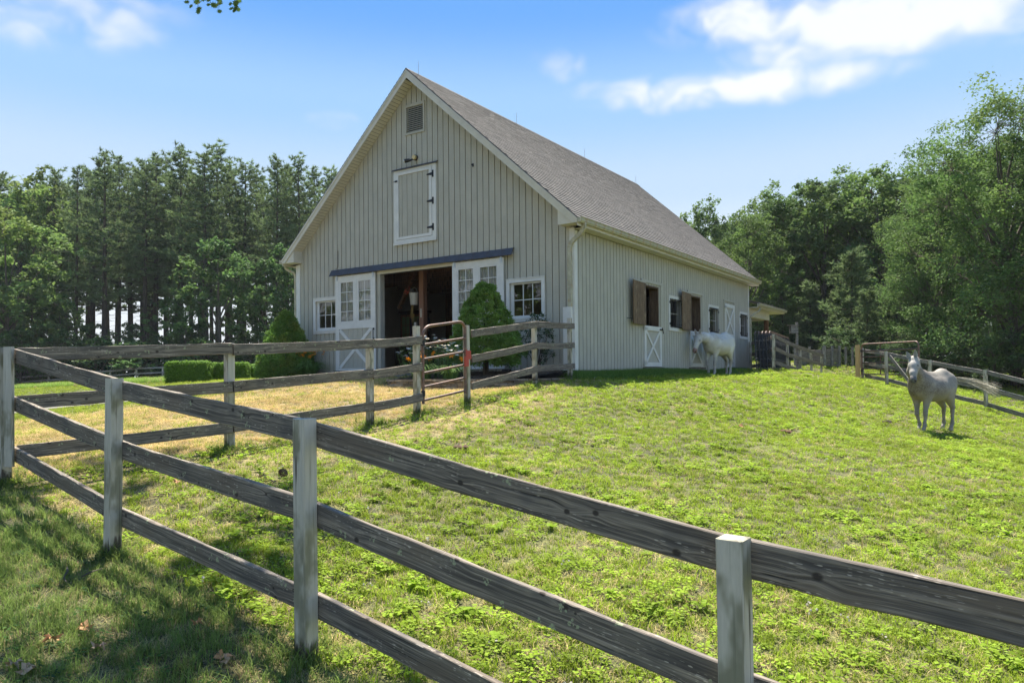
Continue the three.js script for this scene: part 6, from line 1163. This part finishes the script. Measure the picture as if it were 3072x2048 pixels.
{
  const pines = [growPine(11, 26, .36, 5.0, 1.0), growPine(12, 26, .44, 4.6, .95), growPine(13, 26, .34, 5.4, 1.05), growPine(14, 26, .48, 4.8, .9), growPine(16, 26, .40, 4.0, .9), growPine(17, 26, .38, 5.6, 1.05)];
  const GP = 'tall pines of the far wood';
  const list = [[150, 88, 500], [222, 82, 462], [268, 90, 500], [312, 80, 436], [352, 88, 480], [392, 92, 470], [430, 82, 446], [462, 86, 452], [498, 90, 470], [540, 84, 444], [578, 92, 480], [618, 80, 438], [655, 84, 446], [694, 90, 480], [728, 86, 462], [768, 92, 492], [828, 81, 448], [862, 87, 470], [905, 84, 474], [945, 90, 505], [985, 86, 520], [1030, 90, 520], [60, 92, 540], [-20, 88, 520], [105, 98, 560]];
  srand(500);
  list.forEach(([u, d, v], i) => { const f = (i * 7 + 3) % 6; plant(pines[f], 'pine_tree', i % 3 === 1 ? 'tall dark green pine with bare lower trunk behind the far fence' : i % 3 === 2 ? 'tall feathery green pine of the far wood' : 'tall straight pine standing in the far wood', 'tree', GP, u, d, v + R(-10, 42), R(0, 6.28), M.bark, needleM, R(.85, 1.3)).rotation.z = R(-.025, .025); });
  for (let i = 0; i < 16; i++) { const u = 20 + i * 64 + R(-28, 28); plant(pines[(i + 2) % 6], 'pine_tree', 'tall pine in the second row of the far wood', 'tree', GP, u, R(94, 104), R(490, 590), R(0, 6.28), M.bark, needleM, R(1, 1.25)); }
  const thin = growPine(15, 22, .62, 2.4, .7);
  for (let i = 0; i < 26; i++) { const u = -60 + i * 44 + R(-15, 15); plant(thin, 'slender_pine', 'slender pine trunk in the depth of the far wood', 'tree', 'slender pines inside the far wood', u, R(94, 112), R(560, 680), R(0, 6.28), M.bark, needleM, R(.9, 1.2)); }
  // broadleaf trees at the edge of the far wood
  const far = [growBroad(21, { H: 12, W: 4.2, lobes: 12, clumps: 15, leaves: 30, size: .17, tone: [0.170, 0.261, 0.073], yellow: .6 }), growBroad(22, { H: 10, W: 3.6, lobes: 11, clumps: 14, leaves: 30, size: .16, base: .1, tone: [0.103, 0.194, 0.058] })];
  const FG = 'broadleaf trees at the edge of the far wood';
  plant(far[0], 'broadleaf_tree', 'yellow green leafy tree at the edge of the far wood', 'tree', FG, 20, 72, 618, 1, M.barkGrey, leafM, 1.0);
  plant(far[0], 'broadleaf_tree', 'tall light green tree rising at the end of the pine row', 'tree', FG, 60, 86, 508, 3, M.barkGrey, leafM, .8);
  plant(far[0], 'broadleaf_tree', 'tall light green tree rising at the end of the pine row', 'tree', FG, 120, 90, 556, 4.4, M.barkGrey, leafM, .7);
  plant(far[1], 'broadleaf_tree', 'dark green round maple standing before the pines', 'tree', FG, 660, 73, 695, 2, M.barkGrey, leafM, .95);
  for (const [u, d, v, w] of [[90, 75, 830, 1.1], [180, 76, 900, 1.1], [280, 80, 960, 1.2], [505, 77, 880, 1.0], [590, 74, 960, 1.2], [740, 76, 850, .9], [800, 73, 770, .9], [870, 72, 720, .9], [915, 70, 830, 1], [400, 82, 960, 1.1], [-20, 72, 800, 1.1], [140, 72, 960, 1.2], [560, 76, 850, .7], [840, 70, 900, 1], [60, 70, 980, 1.2]]) plant(far[1], 'understory_tree', 'small dark leafy tree growing under the pines', 'tree', 'small trees under the pines', u, d, v, R(0, 6.28), M.barkGrey, leafM, w);
  // undergrowth
  const low = [growBroad(31, { H: 2.6, W: 1.7, lobes: 9, clumps: 11, leaves: 26, size: .085, base: .06, tone: [0.103, 0.194, 0.057], thick: .008 }), growBroad(32, { H: 3.2, W: 1.6, lobes: 9, clumps: 11, leaves: 26, size: .08, base: .06, tone: [0.125, 0.227, 0.064], thick: .008 })];
  for (let i = 0; i < 34; i++) { const u = -90 + i * 34 + R(-12, 12), d = R(72, 78); plant(low[i % 2], 'undergrowth_bush', 'leafy undergrowth bush at the foot of the pines', 'shrub', 'bushes at the foot of the pines', u, d, R(1015, 1070), R(0, 6.28), M.barkGrey, leafM, R(1.2, 2.0)); }
  // trees across the driveway, out of the picture: the barn's front panes mirror them
  for (const [l, d, h, f] of [[-30, -6, 13, 0], [-34, 1, 15, 1], [-33, 8, 14, 0], [-38, 14, 15, 1], [-27, -12, 12, 1], [-42, 6, 16, 0], [-46, 20, 15, 0]]) { const p = gRel(l, d, -.1), t = thing('driveway_tree', 'leafy tree standing across the driveway from the barn front', 'tree', p, 'trees across the driveway'), k = h / far[f].H; t.scale.setScalar(k); t.rotation.y = l; mesh('trunk', far[f].trunk, M.barkGrey, t); mesh('crown', far[f].crown, leafM, t); }
  // ---- the wood on the right
  const oaks = [growBroad(41, { H: 15, W: 4.6, lobes: 17, clumps: 22, leaves: 42, size: .14, tone: [0.118, 0.191, 0.061], base: .2, yellow: .5 }), growBroad(42, { H: 15, W: 4.2, lobes: 16, clumps: 22, leaves: 42, size: .135, tone: [0.105, 0.176, 0.061], base: .25 }), growBroad(43, { H: 15, W: 5.0, lobes: 18, clumps: 22, leaves: 40, size: .14, tone: [0.130, 0.201, 0.057], base: .22 })];
  const OG = 'oaks of the wood beyond the paddock';
  [[2120, 64, 606, 0, .8], [2175, 68, 640, 1, .8], [2255, 50, 640, 2, .85], [2318, 56, 566, 0, .85], [2395, 60, 590, 1, .9], [2478, 54, 500, 1, 1], [2552, 60, 520, 0, .9], [2640, 53, 494, 2, 1], [2722, 57, 488, 1, 1], [2800, 62, 500, 0, 1], [2880, 52, 470, 2, 1], [2990, 56, 440, 0, 1], [3110, 52, 420, 1, 1], [2060, 70, 660, 2, .8], [2350, 72, 640, 2, 1], [2600, 72, 560, 1, 1.1]].forEach(([u, d, v, f, w], i) => plant(oaks[f], 'oak_tree', i === 2 ? 'yellow green oak just behind the barn roof end' : i === 0 || i === 1 || i === 13 ? 'oak crown showing over the far end of the barn roof' : 'tall green oak in the wood beyond the paddock gate', 'tree', OG, u, d, v, i * 1.7, M.barkGrey, leafM, w));
  const maple = growBroad(51, { H: 15, W: 5.4, lobes: 30, clumps: 27, leaves: 66, size: .08, tone: [0.115, 0.201, 0.057], base: .05, yellow: .3 });
  plant(maple, 'maple_tree', 'large leafy maple overhanging the paddock fence at the wood edge', 'tree', null, 3050, 35, 262, .4, M.barkGrey, leafM, 1.0);
  plant(maple, 'maple_tree', 'second maple with low boughs behind the paddock fence', 'tree', null, 3420, 31, 200, 2.4, M.barkGrey, leafM, 1.0);
  plant(maple, 'maple_tree', 'shorter bright leaved maple between the oaks and the large maple', 'tree', null, 2810, 41, 540, 3.7, M.barkGrey, leafM, .8);
  const low2 = [growPine(61, 9, .06, 3.2, .9), growPine(62, 9, .04, 2.8, .9)];
  [[2350, 50, 880], [2440, 49, 850], [2530, 48, 838], [2600, 42, 870], [2690, 44, 830], [2760, 40, 900], [2560, 46, 760], [2280, 48, 900]].forEach(([u, d, v], i) => plant(low2[i % 2], 'young_pine', 'dark young pine with layered boughs at the wood edge', 'tree', 'young pines at the wood edge', u, d, v, i * 2.1, M.bark, needleM, 1.15));
  const under = growBroad(33, { H: 3, W: 1.9, lobes: 11, clumps: 14, leaves: 34, size: .06, base: .05, tone: [0.096, 0.163, 0.057], thick: .008 });
  for (let i = 0; i < 30; i++) { const u = 2260 + i * 31 + R(-12, 12), d = i > 16 ? R(33, 40) : u < 2560 ? R(48, 54) : R(39, 46); plant(under, 'undergrowth_bush', 'dark leafy bush along the edge of the paddock wood', 'shrub', 'bushes along the paddock wood', u, d, R(960, 1050) + (i > 18 ? 30 : 0), R(0, 6.28), M.barkGrey, leafM, R(1.0, 1.5)); }
  for (let i = 0; i < 16; i++) { const u = 2180 + i * 62 + R(-20, 20); plant(oaks[i % 3], 'forest_oak', 'oak in the depth of the wood behind the front trees', 'tree', 'oaks deep in the wood', u, R(76, 92), R(620, 720), R(0, 6.28), M.barkGrey, leafM, 1.15); }
}
// ---------------------------------------------------------------- shade tree beside the viewer: its crown hangs above the picture, its shadow lies on the near lawn
{
  srand(620);
  const foot = gRel(-11.6, 9.2, -.1), t = thing('shade_tree', 'tall maple at the lawn edge with a leafy branch tip hanging overhead', 'tree', foot), tr = new GB(), cr = new GB(), L = (lat, d, h) => { const p = rel(lat, d); return V(p.x - foot.x, h - foot.y, p.z - foot.z); };
  const fork = V(.3, 7.4, .2); tr.tube([V(0, -.3, 0), V(.1, 3, 0), V(.2, 5.5, .1), fork, V(.6, 11, .3), V(.8, 14, .5)], [.42, .34, .31, .27, .17, .05], 12, false);
  const lobes = []; for (let i = 0; i < 5; i++) for (let j = 0; j < 5; j++) { const d = 5.6 + j * 2.0 + R(-.5, .5), l = -10.4 + i * 2.05 + R(-.5, .5) - (j > 2 ? 1.0 : 0); if ((i === 4 && j > 3) || (i === 4 && j === 0)) continue; lobes.push([L(l, d, Math.max(6.8, .503 * d + 2.7) + R(0, 1.2)), R(1.0, 1.35)]); }
  for (const [l, d, h] of [[-9, 9, 13], [-12, 8, 13.5], [-11.5, 11, 12.6], [-13, 6, 10.5], [-14, 10, 11], [-8, 11, 12]]) lobes.push([L(l, d, h), R(1.3, 1.7)]);
  for (const [c, r] of lobes) { tr.tube([fork.clone().add(V(0, R(-1.5, 1.2), 0)), fork.clone().lerp(c, .5).add(V(0, R(.3, .9), 0)), c], [.12, .07, .03], 6, false); for (let k = 0; k < 9; k++) { const d = V(gauss(), gauss() * .6, gauss()).normalize(), p = c.clone().addScaledVector(d, r * R(.25, 1.05)); if (k % 3 === 0) tr.tube([c, p], [.02, .005], 3, false); const pts = [p]; leafCloud(cr, pts, 26, .3, .085, [[.11, .19, .05], [.13, .21, .055]], .6, .7); } }
  mesh('trunk', tr.build(), M.barkGrey, t); mesh('crown', cr.build(), leafM, t);
  // the drooping tip that reaches into view, with lobed leaves
  const tw = new GB(), lv = new GB(), star = [[0, .5], [.10, .22], [.34, .34], [.24, .08], [.46, -.02], [.2, -.16], [.26, -.36], [.05, -.28], [0, -.5]];
  const leaf = (c, s) => { const N = V(gauss() * .5, gauss() * .4, gauss() * .5).addScaledVector(FW, -.9).normalize(), D = V(gauss() * .5, -1, gauss() * .5).addScaledVector(N, .3).normalize(), S = V(0, 0, 0).crossVectors(D, N).normalize(), v = R(.8, 1.2), P = ([x, y], m) => c.clone().addScaledVector(S, x * m * s).addScaledVector(D, (.5 - y) * s); lv.col = [.13 * v, .20 * v, .05 * v]; for (const m of [1, -1]) for (let i = 0; i + 1 < star.length; i++) lv.tri(P([0, 0], m), P(star[i], m), P(star[i + 1], m)); };
  const spr = (u, v0, v1, d, n, du) => { const a = at(u, v0, d).sub(foot), b = at(u + du, v1, d + .15).sub(foot); tw.tube([a, a.clone().lerp(b, .6).add(V(0, .03, 0)), b], [.009, .006, .003], 4, false); for (let i = 0; i < n; i++) leaf(a.clone().lerp(b, R(.15, 1)).add(V(gauss() * .07, gauss() * .04, gauss() * .07)), R(.09, .135)); };
  tw.tube([L(-5.6, 11.2, 9.0), L(-5.2, 11.5, 7.8), at(620, -160, 11.6).sub(foot)], [.05, .03, .012], 5, false);
  for (const [u, v0, v1, n, du] of [[560, -120, 14, 16, 4], [585, -90, 36, 9, 10], [620, -160, 8, 16, 10], [640, -120, 30, 14, 14], [655, -100, 22, 12, 2], [690, -110, 24, 13, 16], [700, -60, 12, 7, 10], [600, -160, -20, 14, 0], [670, -170, -30, 14, 0]]) spr(u, v0, v1, 11.6, n, du);
  mesh('twigs', tw.build(), M.barkGrey, t).userData.kind = 'stuff'; mesh('branch_tip_leaves', lv.build(), leafM, t);
}
// ---------------------------------------------------------------- small things on the ground
{
  srand(801);
  const star = [[0, .5], [.08, .25], [.26, .34], [.16, .12], [.36, .04], [.16, -.08], [.22, -.26], [.04, -.3], [.02, -.55]];
  const leaf = (u, v, s, label, tone) => { s *= .8; const p = groundAt(u, v); p.y += .05; const m = tag(mesh('fallen_leaf', gb((g) => { const P = ([x, y], q) => V(x * q * s, .25 * s * x * x * 4 + .02 * Math.sin(y * 9), y * s); for (const q of [1, -1]) for (let i = 0; i + 1 < star.length; i++) g.tri(P([0, 0], q), P(star[i], q), P(star[i + 1], q)); }), std(lin(...tone), .8)), label, 'leaf', 'dry leaves on the lawn'); m.position.copy(p); m.rotation.set(R(-.5, .5), R(0, 6.28), R(-.5, .5)); };
  const T1 = [.40, .22, .10], T2 = [.34, .25, .17], T3 = [.30, .17, .09];
  leaf(255, 1906, .15, 'curled brown oak leaf on the shaded lawn', T1); leaf(155, 1940, .15, 'curled brown oak leaf on the shaded lawn', T1); leaf(294, 1964, .13, 'pale curled leaf with dark underside on the shaded lawn', T2); leaf(40, 2018, .16, 'wide pale brown oak leaf on the shaded lawn', T2); leaf(76, 2036, .14, 'wide pale brown oak leaf on the shaded lawn', T2); leaf(590, 1890, .11, 'small brown leaf near the fence on the sunlit patch', T1); leaf(660, 1993, .11, 'small brown leaf near the fence on the sunlit patch', T1); leaf(680, 2002, .10, 'small brown leaf near the fence on the sunlit patch', T2);
  leaf(785, 1442, .15, 'pale oak leaf lying in the paddock grass near the fence', T2); leaf(820, 1458, .13, 'pale oak leaf lying in the paddock grass near the fence', T2); leaf(528, 1459, .13, 'brown leaf lying in the shaded paddock grass', T1); leaf(2225, 1285, .2, 'large tan leaf in the sunny paddock', T1); leaf(630, 1440, .10, 'brown leaf lying in the shaded paddock grass', T3);
  const twig = (u0, v0, u1, v1, label) => { const a = groundAt(u0, v0).add(V(0, .07, 0)), b = groundAt(u1, v1).add(V(0, .07, 0)); tag(mesh('fallen_twig', gb((g) => { const k = V(0, 0, 0).subVectors(b, a); g.tube([V(0, 0, 0), k.clone().multiplyScalar(.35).add(V(.015, .012, 0)), k.clone().multiplyScalar(.7).add(V(-.01, 0, .012)), k], [.006, .007, .005, .003], 5); }), M.barkGrey), label, 'twig').position.copy(a); };
  twig(200, 1732, 197, 1776, 'short pale crooked twig lying on the shaded lawn'); twig(245, 1760, 305, 1735, 'long thin dark twig lying on the shaded lawn');
  { const p = groundAt(850, 1434).add(V(0, .055, 0)), t = mesh('pine_cone', gb((g) => { for (let i = 0; i < 60; i++) { const q = i / 60, a = i * 2.4, r = .035 * Math.sin(Math.PI * (.12 + .8 * q)), c = V(Math.cos(a) * r, q * .11 - .05, Math.sin(a) * r), d = V(Math.cos(a), .5, Math.sin(a)), s = V(-d.z, 0, d.x).multiplyScalar(.012); g.tri(c.clone().addScaledVector(d, -.015), c.clone().addScaledVector(d, .012).add(s), c.clone().addScaledVector(d, .012).sub(s)); } }), std(lin(.08, .055, .035), .9)); t.position.copy(p); t.rotation.z = 1.3; tag(t, 'dark pine cone lying in the paddock beside the fence post', 'pine cone'); }
  const dung = (u, v, n, label, tone) => { const p = groundAt(u, v), t = mesh('manure_pile', gb((g) => { for (let i = 0; i < n; i++) { const c = V(gauss() * .11, .03 + R(0, .03), gauss() * .09), r = R(.025, .045), k = 7; for (let a = 0; a < k; a++) for (const s of [1, -1]) { const P = (b) => c.clone().add(V(Math.cos(b) * r, 0, Math.sin(b) * r * .9)); g.tri(c.clone().add(V(0, s * r * .8, 0)), P(a / k * 6.283), P((a + 1) / k * 6.283)); } } }), std(lin(...tone), .95)); t.position.copy(p); tag(t, label, 'manure'); };
  dung(2660, 1269, 9, 'dark manure clods in the grass before the grey horse', [.045, .035, .025]); dung(2356, 1301, 8, 'brown dried manure clods in the middle of the paddock', [.16, .085, .05]); dung(1380, 1350, 6, 'small brown manure clods near the gate shadow', [.13, .08, .05]);
}

scene.fog = new THREE.FogExp2(new THREE.Color().setRGB(.84, .90, 1.0), .0002);
scene.traverse((o) => { if (o.isMesh) { o.castShadow = true; o.receiveShadow = true; } });
renderer.render(scene, camera);
